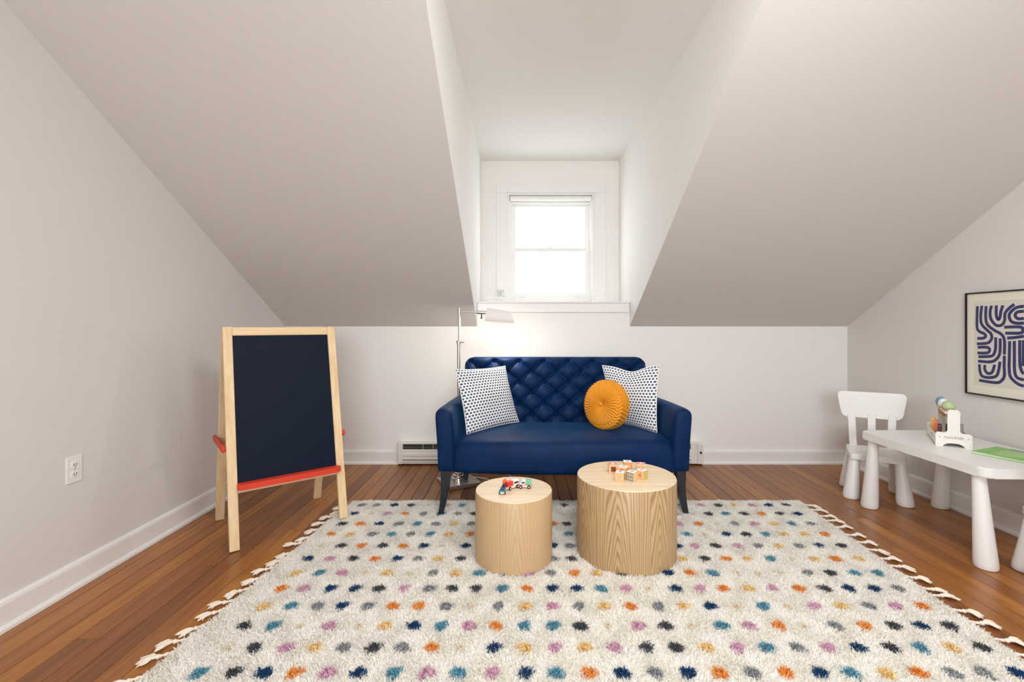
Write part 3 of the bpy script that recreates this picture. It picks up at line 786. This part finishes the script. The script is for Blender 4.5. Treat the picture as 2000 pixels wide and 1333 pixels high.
# ---------------------------------------------------------------- alphabet blocks
BW = {}
for k_, c_ in dict(wood=(226, 184, 132), lid=(240, 238, 232), pink=(222, 130, 140), orange=(226, 118, 44), blue=(86, 140, 160), green=(170, 176, 70), brown=(120, 62, 40), grey=(160, 165, 180), red=(214, 96, 80)).items():
    BW[k_] = mat('block_'+k_, c_, .5)
def block(corner, ang, label, left, right, top, s=.0435):
    """corner = near bottom corner; ang = turn of the left face"""
    t = thing('toy_block', label, 'toy block', corner, ang, 'alphabet blocks on the larger drum table')
    b = BM(); box(b, (-s, 0, 0), (0, s, s), .0018); obj('cube', b, BW['wood'], t)
    e = .0005
    def face(fn, items):
        for nm, polys, cc in items:
            b = BM()
            for (x0, y0, x1, y1) in polys:
                q = [fn(a_*s, c_*s, 0) for a_, c_ in ((x0, y0), (x1, y0), (x1, y1), (x0, y1))]; q2 = [fn(a_*s, c_*s, e) for a_, c_ in ((x0, y0), (x1, y0), (x1, y1), (x0, y1))]
                A = [b.verts.new(v_) for v_ in q]; B = [b.verts.new(v_) for v_ in q2]; b.faces.new(B)
                for i in range(4): b.faces.new((A[i], A[(i+1) % 4], B[(i+1) % 4], B[i]))
            obj(nm, b, BW[cc], t)
    L_ = lambda a_, c_, d: Vector((-s+a_, -d, c_)); R_ = lambda a_, c_, d: Vector((d, a_, c_)); T_ = lambda a_, c_, d: Vector((-s+a_, c_, s+d))
    frame = [(.06, .06, .94, .16), (.06, .84, .94, .94), (.06, .16, .16, .84), (.84, .16, .94, .84)]
    def items(spec):
        kind, c1 = spec[:2]; out = []
        if kind == 'frame': out.append(('printed_border', frame, c1)); out.append(('printed_sign', spec[2], spec[3] if len(spec) > 3 else c1))
        elif kind == 'sign': out.append(('printed_sign', spec[2], c1))
        elif kind == 'lid':
            out.append(('white_face', [(.05, .05, .95, .95)], 'lid'))
        return out
    face(L_, items(left)); face(R_, items(right)); 
    face(T_, [('painted_top', [(.05, .05, .95, .95)], top[0])])
    if len(top) > 1:
        b = BM(); prism(b, [(.5*s-s+.22*s*math.cos(a_*PI/8), .5*s+.22*s*math.sin(a_*PI/8)) for a_ in range(16)], s+e, s+e*1.8); obj('printed_sign', b, BW[top[1]], t)
    return t
lattice = [(.3, .2, .38, .8), (.6, .2, .68, .8), (.2, .46, .8, .54)]
bars = [(.25, .25, .75, .33), (.25, .46, .75, .54), (.25, .67, .75, .75)]
E_ = [(.3, .22, .4, .78), (.4, .22, .7, .31), (.4, .46, .65, .54), (.4, .69, .7, .78)]
H_ = [(.28, .25, .38, .75), (.62, .25, .72, .75), (.38, .45, .62, .55)]
tz = .400
P = lambda cx_, cy_: onz(1170+cx_/15.385, 880+cy_/15.385, tz)
block(P(560, 700), R(-4), 'toy block with pink top and brown window, leftmost on the larger drum table', ('sign', 'brown', [(.22, .2, .8, .78)]), ('sign', 'wood', [(.3, .3, .6, .6)]), ('pink', 'lid'))
block(P(1000, 620), R(-6), 'rearmost toy block, white topped with a bright orange framed front', ('frame', 'orange', bars), ('sign', 'wood', [(.3, .3, .6, .6)]), ('lid', 'grey'))
block(P(1400, 690), R(-12), 'toy block with a pink patterned top behind the green framed one', ('sign', 'red', H_), ('sign', 'brown', E_), ('pink', 'lid'))
block(P(800, 800), R(-38), 'white topped toy block boxed in by its neighbours at the middle', ('sign', 'red', E_), ('sign', 'blue', H_), ('lid', 'grey'))
block(P(740, 972), R(-25), 'front left toy block with a grey disc printed on its white top', ('sign', 'grey', [(.2, .25, .5, .31), (.45, .31, .52, .6), (.5, .58, .8, .64)]), ('sign', 'brown', E_), ('lid', 'grey'))
block(P(1042, 962), R(-44), 'toy block with a blue lattice framed face at the front centre', ('frame', 'blue', lattice), ('sign', 'wood', [(.3, .3, .6, .6)]), ('lid', 'grey'))
block(P(1325, 912), R(-46), 'toy block with a yellow green framed face, rightmost on the drum table', ('sign', 'red', H_), ('frame', 'green', [(.47, .2, .55, .8), (.25, .6, .75, .68), (.3, .36, .7, .44)]), ('lid', 'grey'))

# ---------------------------------------------------------------- toy train
TC = {k_: mat('train_'+k_, c_, .35) for k_, c_ in dict(navy=(28, 58, 98), sky=(50, 150, 200), orange=(232, 110, 54), red=(214, 52, 40), white=(240, 240, 238), cream=(232, 214, 190), green=(112, 192, 148), wheel=(22, 24, 30), pink=(214, 120, 100)).items()}
def car(name, a, b_, label, build):
    a = Vector(a); b_ = Vector(b_); d = b_-a; t = thing(name, label, 'toy train', (a+b_)/2, math.atan2(d.y, d.x), 'toy train on the smaller drum table')
    L = d.length
    for xs in (-L/2, L/2):
        for sy in (-1, 1):
            b = BM(); lathe(b, [(0, -.002), (.0085, -.002), (.0085, .002), (0, .002)], 20, Matrix.Translation((xs, sy*.0135, .0088))@Matrix.Rotation(R(90), 4, 'X')); w_ = obj('wheel', b, TC['wheel'], t, True)
            b = BM(); lathe(b, [(0, -.001), (.003, -.001), (.003, .001), (0, .001)], 12, Matrix.Translation((xs, sy*.0162, .0088))@Matrix.Rotation(R(90), 4, 'X')); obj('hub', b, TC['white'], w_, True)
    def part(nm, lo, hi, c_, bev=.0015):
        b = BM(); box(b, lo, hi, bev); return obj(nm, b, TC[c_], t)
    build(part, L, t); return t
tz = .348
C7 = lambda cx_, cy_: onz(950+cx_/16.67, 910+cy_/16.67, tz)
off = Vector((0, .0135, 0))
def b1(part, L, t):
    part('chassis', (-L/2-.012, -.011, .006), (L/2+.012, .011, .015), 'cream')
    part('boiler', (-L/2-.013, -.011, .015), (L/2-.004, .011, .028), 'navy', .005)
    part('bumper', (-L/2-.015, -.010, .013), (-L/2-.011, .010, .021), 'sky')
    part('cab', (L/2-.004, -.012, .015), (L/2+.012, .012, .043), 'orange', .002)
    b = BM(); lathe(b, [(0, 0), (.004, 0), (.004, .004), (0, .005)], 16, Matrix.Translation((-L/2-.013, 0, .010))@Matrix.Rotation(R(-90), 4, 'Y')); obj('headlamp', b, TC['white'], t, True)
    b = BM(); lathe(b, [(0, 0), (.005, 0), (.006, .010), (.004, .012), (0, .012)], 16, Matrix.Translation((-.004, 0, .027))); obj('chimney', b, TC['navy'], t, True)
    b = BM(); lathe(b, [(0, 0), (.006, 0), (.0055, .006), (0, .009)], 16, Matrix.Translation((L/2+.004, 0, .043))); obj('dome', b, TC['orange'], t, True)
car('toy_locomotive', C7(520, 960)+Vector((0, .012, 0)), C7(600, 800)+Vector((0, .012, 0)), 'toy steam engine with navy nose and orange cab heading the little train', b1)
def b2(part, L, t):
    part('chassis', (-L/2-.012, -.011, .006), (L/2+.012, .011, .018), 'cream')
    part('red_box', (-L/2-.012, -.012, .018), (-.001, .012, .041), 'red')
    c_ = part('white_box', (-.001, -.012, .018), (L/2+.012, .012, .041), 'white')
    for sy in (-1, 1):
        b = BM(); box(b, (.003, sy*.0125-.0006, .026), (L/2+.008, sy*.0125+.0006, .034)); obj('window', b, TC['wheel'], c_)
car('toy_wagon', C7(710, 822)+off, C7(950, 742)+off, 'toy wagon with a red half and a white half, middle of the train', b2)
def b3(part, L, t):
    part('chassis', (-L/2-.010, -.011, .006), (L/2+.012, .011, .016), 'cream'); part('red_strip', (-L/2-.010, -.0115, .016), (L/2+.012, .0115, .020), 'pink', .0005)
    b = BM(); prism(b, [(-L/2-.006, .020), (.003, .020), (.003, .040), (-L/2+.006, .040), (-L/2-.002, .030)], -.0115, .0115, 'xz', .001); c_ = obj('cab', b, TC['white'], t)
    for sy in (-1, 1):
        b = BM(); prism(b, [(-L/2+.001, .026), (0, .026), (0, .033), (-L/2+.006, .033)], sy*.012-.0006, sy*.012+.0006, 'xz'); obj('window', b, TC['wheel'], c_)
    part('green_crate', (.004, -.0115, .020), (L/2+.012, .0115, .041), 'green')
    b = BM(); lathe(b, [(0, 0), (.0025, 0), (.0025, .004), (0, .004)], 10, Matrix.Translation((L/2+.012, 0, .011))@Matrix.Rotation(R(90), 4, 'Y')); obj('coupling', b, TC['wheel'], t)
car('toy_wagon', C7(1120, 755)+off, C7(1390, 758)+off, 'toy wagon with a white cab and a green crate at the tail of the train', b3)

# ---------------------------------------------------------------- easel
def easel():
    ang = math.atan2(.635, .773); W_, D_, HT = .60, .49, 1.146; hw = W_/2
    u_ = Vector((math.cos(ang), math.sin(ang), 0)); w_ = Vector((-u_.y, u_.x, 0))
    FL = onz(447, 1079, 0); cen = FL+u_*hw+w_*(D_/2)
    t = thing('easel', 'childs standing easel in pale pine with blue black chalkboard and red trays', 'easel', cen, ang)
    lw, lt = .046, .022
    yf = lambda z, s: s*(D_/2)*(1-z/HT)+s*.013        # leg line: s=-1 front, +1 rear
    for sx in (-1, 1):
        b = BM(); x = sx*(hw-lw/2); z0 = .026 if sx > 0 else 0
        beam(b, (x, yf(z0, -1)+0, z0+.002), (x, yf(HT, -1), HT), lw, lt, side=(1, 0, 0), bev=.003); obj('leg', b, M['pine'], t)
        b = BM(); x = sx*(hw-lw/2-.0)
        beam(b, (x, yf(0, 1), .002), (x, yf(HT-.02, 1), HT-.02), lw, lt, side=(1, 0, 0), bev=.003); obj('leg', b, M['pine'], t)
    def rail(z0, z1, s, name='rail', m='pine_rail', thick=.018, out=0, inset=lw):
        b = BM(); a = Vector((0, yf(z0, s)+s*out, z0)); c = Vector((0, yf(z1, s)+s*out, z1)); beam(b, a, c, W_-2*inset, thick, side=(1, 0, 0), bev=.002); return obj(name, b, M[m], t)
    rail(HT-.048, HT-.002, -1); rail(HT-.07, HT-.022, 1)
    rail(.277, .312, -1); rail(.30, .345, 1)
    rail(.312, HT-.048, -1, 'chalkboard', 'chalk', .008)
    rail(.345, HT-.07, 1, 'rear_board', 'hardboard', .006)
    # red chalk tray on the front
    b = BM(); y0 = yf(.32, -1)-.012; prism(b, rrect(-hw+lw-.004, y0-.045, hw-lw+.012, y0, [.004, .004, .014, .014]), .300, .330, 'xy', .004); obj('chalk_tray', b, M['red'], t, True)
    # red spreaders across the sides
    for sx in (-1, 1):
        b = BM(); x = sx*(hw+.011)
        beam(b, (x, yf(.5, -1)-.004, .505), (x, yf(.5, 1)+.045, .505), .02, .034, side=(1, 0, 0), bev=.006); obj('spreader_bar', b, M['red'], t, True)
        b = BM(); tube(b, [(x+sx*.010, yf(.5, 1), .505), (x+sx*.014, yf(.5, 1), .505)], .006, 12); obj('bolt_head', b, M['nickel'], t)
    b = BM(); box(b, (-hw+.004, -.012, HT-.002), (-hw+.05, .012, HT+.003), .001); o = obj('hinge', b, M['nickel'], t); part_copy(o, t, loc=(W_-.054, 0, 0))
easel()

# ---------------------------------------------------------------- floor lamp
LX, LY = -.447, 3.47
lamp = thing('floor_lamp', 'chrome pharmacy floor lamp with metal shade beside the sofa', 'lamp', (LX, LY, 0))
b = BM(); box(b, (-.125, -.125, .0), (.125, .125, .028), .004, mtx=Matrix.Rotation(R(28), 4, 'Z')); obj('base', b, M['nickel'], lamp)
b = BM(); lathe(b, [(.052, .028), (.052, .048), (.044, .052), (.044, .066), (.030, .070), (.030, .082), (.012, .088)], 40, cap=True); obj('base_collar', b, M['chrome'], lamp, True)
b = BM(); tube(b, [(0, 0, .08), (0, 0, .70)], .0105, 20); tube(b, [(.0, 0, .70), (0, 0, 1.04)], .0115, 20); obj('lower_pole', b, M['nickel'], lamp, True)
b = BM(); tube(b, [(.005, 0, 1.0), (.005, 0, 1.272)], .0085, 20); obj('upper_pole', b, M['nickel'], lamp, True)
b = BM(); tube(b, [(0, 0, 1.022), (0, 0, 1.046)], .0165, 20); tube(b, [(.01, -.01, 1.034), (.045, -.018, 1.034)], .004, 10); box(b, (.036, -.022, 1.026), (.046, -.014, 1.042), .002); obj('height_knob', b, M['nickel'], lamp, True)
b = BM(); tube(b, [(.005, 0, 1.24), (.005, 0, 1.285)], .0125, 20); tube(b, [(.005, 0, 1.258), (.16, 0, 1.254)], .0055, 12); tube(b, [(.13, 0, 1.255), (.205, 0, 1.25)], .0125, 16); obj('swing_arm', b, M['nickel'], lamp, True)
b = BM(); tube(b, [(.168, -.005, 1.243), (.168, -.005, 1.215)], .004, 10); lathe(b, [(0, -.006), (.007, -.005), (.007, .003), (0, .005)], 12, Matrix.Translation((.168, -.005, 1.213))); obj('switch', b, M['black'], lamp, True)
# folded metal hood, open below
b = BM(); rows = []
for s_ in range(2):
    th = .0025*s_
    ring0 = []; ring1 = []
    for k_ in range(13):
        a = R(-16+222*k_/12)
        ring0.append((.195, .052*math.cos(a)*(1-th*10), .052*math.sin(a)*(1.45 if 0 < k_ < 12 else 1)*(1-th*10)+1.205)); ring1.append((.405, .052*math.cos(a)*(1-th*10), .045*math.sin(a)*(1.45 if 0 < k_ < 12 else 1)*(1-th*10)+1.20))
    rows.append((ring0, ring1))
V = [[[b.verts.new(p) for p in rg] for rg in rr] for rr in rows]
# taper the hood towards its top like the folded one in the room
for s_ in range(2):
    for e_ in range(2):
        for v_ in V[s_][e_]:
            hgt = (v_.co.z-1.20)/.07; v_.co.x += (.012 if e_ == 0 else -.036)*max(0, hgt); v_.co.z += (v_.co.x-.3)*-.06
for s_ in range(2):
    for k_ in range(12): b.faces.new((V[s_][0][k_], V[s_][0][k_+1], V[s_][1][k_+1], V[s_][1][k_]))
for e_ in range(2):
    for k_ in range(12): b.faces.new((V[0][e_][k_], V[0][e_][k_+1], V[1][e_][k_+1], V[1][e_][k_]))
    b.faces.new(V[0][e_])
for k_ in (0, 12): b.faces.new((V[0][0][k_], V[0][1][k_], V[1][1][k_], V[1][0][k_]))
obj('lamp_shade', b, M['shade'], lamp, True)
b = BM(); tube(b, [(.235, .008, 1.226), (.345, .008, 1.220)], .012, 14); obj('bulb', b, M['bulb'], lamp, True)
pl_ = bpy.data.lights.new('sofa_lamp_light', 'POINT'); pl_.energy = 8; pl_.color = (1, .93, .84); pl_.shadow_soft_size = .03
l_ = bpy.data.objects.new('sofa_lamp_light', pl_); l_.location = (LX+.29, LY, 1.188); col.objects.link(l_)
# lamp cord on the floor
b = BM(); tube(b, catmull([(LX+.1, LY+.05, .03), (LX+.18, LY+.09, .008), (LX+.27, LY+.02, .006), (LX+.33, LY+.12, .006), (LX+.42, LY+.06, .006), (LX+.36, LY+.22, .006), (LX+.5, LY+.32, .006)], 8), .0035, 6)
tag(obj('lamp_cord', b, M['cable'], None, True), 'thin pale lamp cord lying on the floor under the sofa', 'cord')

# ---------------------------------------------------------------- play table and chairs
def cone_leg(bm, x, y, zt_, r0, r1, dx, dy):
    n_ = 28; rows = []
    prof = [(r1*.8, 0), (r1*.93, .003), (r1, .012), (r1*.995, .03), (r0+(r1-r0)*.5, zt_*.5), (r0, zt_)]
    for r_, z in prof:
        k_ = 1-z/zt_
        rows.append([(x+dx*k_+r_*math.cos(2*PI*i/n_), y+dy*k_+r_*math.sin(2*PI*i/n_), z) for i in range(n_)])
    V = [[bm.verts.new(p) for p in r_] for r_ in rows]
    for A, B in zip(V[:-1], V[1:]):
        for j in range(n_): bm.faces.new((A[j], A[(j+1) % n_], B[(j+1) % n_], B[j]))
    bm.faces.new(V[0]); bm.faces.new(V[-1])
tx0, tx1, ty0, ty1, th_ = 2.180, 2.722, 2.215, 3.045, .482
pt = thing('play_table', 'low white plastic childrens table with tapering round legs against right wall', 'table', ((tx0+tx1)/2, (ty0+ty1)/2, 0))
hx, hy_ = (tx1-tx0)/2, (ty1-ty0)/2
def bowed(hx, hy_, r, bow, n=8):
    pts = rrect(-hx, -hy_, hx, hy_, r, 7)
    out = []
    for i in range(len(pts)):
        a = Vector(pts[i]); c = Vector(pts[(i+1) % len(pts)]); out.append(tuple(a))
        if (c-a).length > .1:
            d = (c-a); nn = Vector((d.y, -d.x)).normalized()
            for k_ in range(1, n): q = k_/n; out.append(tuple(a+d*q+nn*bow*4*q*(1-q)))
    return out
b = BM(); prism(b, bowed(hx, hy_, .045, .004), th_-.047, th_, 'xy', .0045); obj('tabletop', b, M['white'], pt, True)
for sx in (-1, 1):
    for sy in (-1, 1):
        b = BM(); cone_leg(b, sx*(hx-.058)+(-.018 if sx < 0 else .003), sy*(hy_-.075), th_-.045, .0265, .047, 0, sy*.036); obj('leg', b, M['white'], pt, True)

def chair(loc, rz, label):
    t = thing('play_chair', label, 'chair', loc, rz, 'white childrens chairs at the play table')
    sh_ = .302
    b = BM(); prism(b, rrect(-.151, -.158, .151, .15, .022, 4), sh_-.038, sh_, 'xy', .004); obj('seat', b, M['white'], t, True)
    for sx in (-1, 1):
        for sy in (-1, 1):
            b = BM(); cone_leg(b, sx*.122, sy*.112, sh_-.037, .030, .048, sx*.022, sy*.022); obj('leg', b, M['white'], t, True)
    lean = .10
    for x_ in (-.115, 0, .115):
        b = BM(); beam(b, (x_*.93, .125, sh_-.02), (x_*1.02, .125+lean*.26*.8, .53), .046, .022, side=(1, 0, 0), bev=.004); obj('back_slat', b, M['white'], t, True)
    b = BM(); pl = [(-.168, 0), (.168, 0), (.198, .172), (-.198, .172)]
    # trapezoid with rounded corners
    def rounded(poly, r, n=6):
        out = []
        for i in range(len(poly)):
            p = Vector(poly[i]); a = (Vector(poly[i-1])-p).normalized(); c = (Vector(poly[(i+1) % len(poly)])-p).normalized()
            for k_ in range(n+1):
                q = k_/n; s0 = p+a*r; s1 = p+c*r; out.append(tuple(s0*(1-q)**2+p*2*q*(1-q)+s1*q*q))
        return out
    mt = Matrix.Translation((0, .152, .505))@Matrix.Rotation(R(-5), 4, 'X')
    prism(b, rounded(pl, .035), -.013, .013, 'xz', .005, mt); obj('backrest', b, M['white'], t, True)
    return t
ch = chair((2.414, 3.222, 0), R(-30), 'whole white plastic childrens chair between the play table and the corner')
dup(ch, (2.435, 2.04, 0), R(150), 'white childrens chair cut off by the photo edge, nearest at right')

# ---------------------------------------------------------------- ice cream stand toy
tz = th_
st = thing('toy_ice_cream_stand', 'small white wooden toy ice cream stand on the play table', 'toy', (2.492, 2.752, tz), R(-34.8))
wp = mat('white_painted_wood', (230, 228, 220), .5)
def end_panel(y):
    b = BM(); w_, h1, cwid, h2 = .076, .078, .026, .206; pts = []
    arc = [(.045*math.cos(PI*i/12), .022*math.sin(PI*i/12)) for i in range(13)]      # right to left along bottom
    pts = [(w_, .004), (w_, h1-.008), (w_-.008, h1), (cwid+.012, h1), (cwid+.004, h1+.004), (cwid, h1+.012), (cwid, h2-.01), (cwid-.01, h2), (-cwid+.01, h2), (-cwid, h2-.01), (-cwid, h1+.012), (-cwid-.004, h1+.004), (-cwid-.012, h1), (-w_+.008, h1), (-w_, h1-.008), (-w_, 0)]
    pts[0] = (w_, 0)
    pts += [(-a, c) for a, c in [(q[0], q[1]) for q in arc]]
    prism(b, pts, y-.005, y+.005, 'xz'); o = obj('end_panel', b, wp, st)
    return o
ep = end_panel(-.163); end_panel(.180)
for sx, sz in ((-.066, .012), (.066, .012), (-.02, .19), (.02, .19)):
    b = BM(); lathe(b, [(0, 0), (.003, 0), (.0028, .001), (0, .0012)], 12, Matrix.Translation((sx, -.168, sz))@Matrix.Rotation(R(90), 4, 'X')); obj('screw', b, M['nickel'], ep)
me = text_mesh('nunukids', .023); gray = mat('grey_print', (140, 136, 128), .6); me.materials.append(gray)
o = bpy.data.objects.new('lettering', me); col.objects.link(o); o.parent = ep; o.location = (0, -.1684, .053); o.rotation_euler = (R(90), 0, 0)
for sx in (-.058, .060):
    b = BM(); lathe(b, [(0, 0), (.0028, 0), (.0028, .0005), (0, .0005)], 8, Matrix.Translation((sx, -.168, .051))@Matrix.Rotation(R(90), 4, 'X')); obj('printed_dot', b, gray, ep)
b = BM(); box(b, (-.070, -.158, .018), (.070, .175, .026)); obj('tray_floor', b, wp, st)
for sx in (-1, 1):
    b = BM(); box(b, (sx*.073-.003, -.158, .008), (sx*.073+.003, .175, .060), .001); s_ = obj('side_board', b, wp, st)
    if sx < 0:
        b = BM(); tube(b, [(-.0765, -.02+.014*math.cos(a_*PI/10), .034+.014*math.sin(a_*PI/10)) for a_ in range(16)], .0009, 5); obj('printed_swirl', b, gray, s_)
b = BM(); box(b, (.006, -.158, .026), (.012, .175, .18)); obj('spine_panel', b, wp, st)
b = BM(); box(b, (-.036, -.158, .180), (.030, .175, .187), .001); obj('top_shelf', b, wp, st)
u_ = Vector((math.cos(R(-34.8)), math.sin(R(-34.8)), 0)); v_ = Vector((-u_.y, u_.x, 0)); SO = Vector((2.492, 2.752, tz))
def icecone(y, c, r, label, x=0.0, cone=True):
    p = SO+u_*x+v_*y+Vector((0, 0, .187)); t = thing('toy_ice_cream', label, 'toy food', p, 0, 'toy ice creams on the top shelf')
    b = BM(); lathe(b, [(0, .008), (r*.8, .010), (r, .018), (r*1.0, .026), (r*.88, .040), (r*.6, .050), (r*.3, .055), (0, .056)], 24); obj('scoop', b, mat('toy_scoop', c, .5), t, 'all')
    b = BM(); lathe(b, [(0, -.048), (.006, -.046), (.016, -.012), (r*.78, .004), (r*.84, .014), (0, .015)], 24); obj('cone', b, mat('toy_cone', (196, 152, 108), .6), t, True)
icecone(.13, (120, 152, 178), .026, 'toy ice cream cone with a dusty blue scoop, farthest on the shelf', -.018)
icecone(.030, (235, 238, 238), .026, 'toy ice cream cone with a white scoop, half hidden on the shelf', -.018)
icecone(-.06, (174, 194, 146), .031, 'toy ice cream cone with a pale green scoop, nearest on the shelf', -.008)
def lolly(x, y, c, label, w_=.017, h_=.078, extra=None):
    p = SO+u_*x+v_*y+Vector((0, 0, .026)); t = thing('toy_ice_lolly', label, 'toy food', p, R(-34.8+78), 'toy ice lollies in the tray')
    b = BM(); prism(b, rrect(-w_, .014, w_, .014+h_, [w_*.95, w_*.95, .004, .004], 8), -.008, .008, 'xz', .003); obj('lolly_body', b, mat('toy_lolly', c, .5), t, True)
    b = BM(); box(b, (-.005, -.0025, 0), (.005, .0025, .016)); obj('stick', b, M['pine'], t)
    if extra:
        b = BM(); prism(b, rrect(w_*.1, .050, w_*1.05, .014+h_*.95, .006), -.0088, .0088, 'xz', .001); obj('lolly_corner', b, mat('toy_lolly_trim', extra, .5), t, True)
lolly(-.056, .10, (240, 188, 88), 'yellow toy ice lolly with a green corner in the tray', extra=(130, 170, 90))
lolly(-.052, .02, (232, 126, 108), 'coral red toy ice lolly between the yellow and brown ones')
lolly(-.045, -.05, (98, 62, 48), 'chocolate brown toy ice lolly nearest in the tray', h_=.066)
lolly(-.020, -.125, (30, 30, 30), 'black spotted toy ice lolly close behind the near end panel', w_=.014, h_=.08)
lolly(.048, -.05, (150, 146, 142), 'grey toy ice lolly on the wall side of the stand', h_=.075)

# ---------------------------------------------------------------- picture book
p0 = Vector((2.383, 2.497)); p1 = Vector((2.608, 2.587)); d1 = (p1-p0).normalized(); d2 = Vector((d1.y, -d1.x))
bk_ang = math.atan2(d1.y, d1.x)
bt = thing('picture_book', 'thin bright green picture book lying flat on the play table', 'book', (p0.x, p0.y, th_), bk_ang)
green = mat('green_cover', (120, 190, 72), .3); lgreen = mat('pale_green_print', (160, 200, 120), .3); dgreen = mat('grey_green_print', (110, 148, 120), .3); pg = mat('book_pages', (236, 236, 226), .8)
b = BM(); box(b, (0, -.28, .0005), (.235, 0, .0025)); box(b, (0, -.28, .0105), (.235, 0, .0125)); obj('cover', b, green, bt)
b = BM(); box(b, (.003, -.277, .0025), (.232, -.003, .0105)); obj('pages', b, pg, bt)
b = BM(); prism(b, [(.11+.085*math.cos(a_*PI/12), -.12+.07*math.sin(a_*PI/12)*(1+.2*math.sin(a_*PI/4))) for a_ in range(24)], .0125, .0129); obj('cover_picture', b, lgreen, bt)
b = BM(); prism(b, [(.235, -.06), (.235, -.26), (.17, -.25), (.19, -.17), (.165, -.11), (.2, -.07)], .0125, .0128); obj('cover_picture', b, dgreen, bt)
b = BM(); prism(b, [(.05+.006*math.cos(a_*PI/4), -.05+.004*math.sin(a_*PI/4)) for a_ in range(8)], .0125, .0131); obj('cover_picture', b, M['black'], bt)

# ---------------------------------------------------------------- framed art on the right wall
fy1 = F*(XR-.02)/(1885-VX); fz0, fz1 = .742, 1.353; fwid = .52; fy0 = fy1-fwid; fx = XR-.001
art = thing('framed_art', 'framed abstract print of navy curving bands on the right wall', 'picture', (XR, (fy0+fy1)/2, (fz0+fz1)/2))
AL = -art.location
fb = .008
frame_m = mat('black_frame', (14, 13, 12), .35)
for nm, lo, hi in (('frame_bar', (fx-.022, fy0, fz0), (fx, fy1, fz0+fb)), ('frame_bar', (fx-.022, fy0, fz1-fb), (fx, fy1, fz1)), ('frame_bar', (fx-.022, fy0, fz0+fb), (fx, fy0+fb, fz1-fb)), ('frame_bar', (fx-.022, fy1-fb, fz0+fb), (fx, fy1, fz1-fb))):
    b = BM(); box(b, lo, hi, .001); obj(nm, b, frame_m, art, loc=AL)
b = BM(); box(b, (fx-.013, fy0+fb, fz0+fb), (fx-.004, fy1-fb, fz1-fb)); obj('mat_board', b, mat('cream_mat', (226, 222, 206), .7), art, loc=AL)
py1, py0, pz0, pz1 = fy1-.052, fy0+.052, fz0+.062, fz1-.055
b = BM(); box(b, (fx-.0145, py0, pz0), (fx-.013, py1, pz1)); pr = obj('print', b, mat('print_paper', (214, 210, 198), .7), art, loc=AL)
navy = mat('navy_ink', (52, 54, 98), .6)
strokes = [
 [(252,300),(248,420),(250,520),(275,555),(320,575),(335,600),(310,620),(250,622)],
 [(296,295),(285,400),(295,480),(350,540),(390,580),(392,630),(350,670),(246,676)],
 [(340,298),(335,400),(350,480),(420,540),(490,580),(522,640),(522,785)],
 [(395,295),(380,350),(385,420),(420,475),(455,495),(500,485),(525,440),(530,370),(570,320),(622,280)],
 [(442,292),(440,380),(455,430),(475,420),(488,350),(508,292)],
 [(718,300),(640,315),(585,360),(570,400),(590,450),(640,470),(718,470)],
 [(718,350),(650,360),(630,395),(660,425),(718,422)],
 [(520,510),(680,508),(705,535),(685,568),(530,570)],
 [(550,620),(640,612),(718,600)],
 [(255,712),(350,712),(375,738),(350,768),(252,768)],
 [(435,612),(435,700),(425,760),(390,800),(262,806)],
 [(480,622),(480,720),(470,790),(430,840),(370,858),(258,850)],
 [(522,795),(520,900),(522,990),(500,1040),(440,1066),(268,1042)],
 [(272,882),(278,950),(300,1000),(370,1015),(440,1000),(465,940),(478,855)],
 [(328,888),(325,930),(345,965),(370,975),(400,960),(415,920),(425,885)],
 [(575,650),(572,800),(570,920),(580,1000),(620,1050),(670,1085),(718,1100)],
 [(622,648),(622,800),(625,950),(650,1015),(718,1038)],
 [(676,640),(676,800),(680,900),(700,960),(718,975)],
 [(714,640),(712,900)]]
WX = fx-.0145
def wallpt(cx_, cy_):
    X = 1860+cx_/5.127; Y = 540+cy_/5.127; y = F*WX/(X-VX); return Vector((y, H-(Y-VY)*y/F))
ymir = wallpt(718, 600).x-.012
allst = [[wallpt(*p) for p in s_] for s_ in strokes]
ext = []
for idx in (5, 6, 8, 15, 16, 17, 18, 3, 4): ext.append([Vector((2*ymir-p.x, p.y)) for p in allst[idx]])
for s_ in allst+ext:
    c = catmull([(p.x, p.y, 0) for p in s_], 6); b = BM(); hwid = .0085; A = []; B = []
    for i, p in enumerate(c):
        tn = (c[min(i+1, len(c)-1)]-c[max(i-1, 0)]).normalized(); nn = Vector((-tn.y, tn.x, 0))
        q = p+nn*hwid; r_ = p-nn*hwid
        A.append(b.verts.new((WX-.0006, q.x, q.y))); B.append(b.verts.new((WX-.0006, r_.x, r_.y)))
    for i in range(len(c)-1): b.faces.new((A[i], A[i+1], B[i+1], B[i]))
    if all(py0 < p.x < py1+.02 for p in s_): obj('printed_band', b, navy, pr)
    else: b.free()
print('SCENE OK')
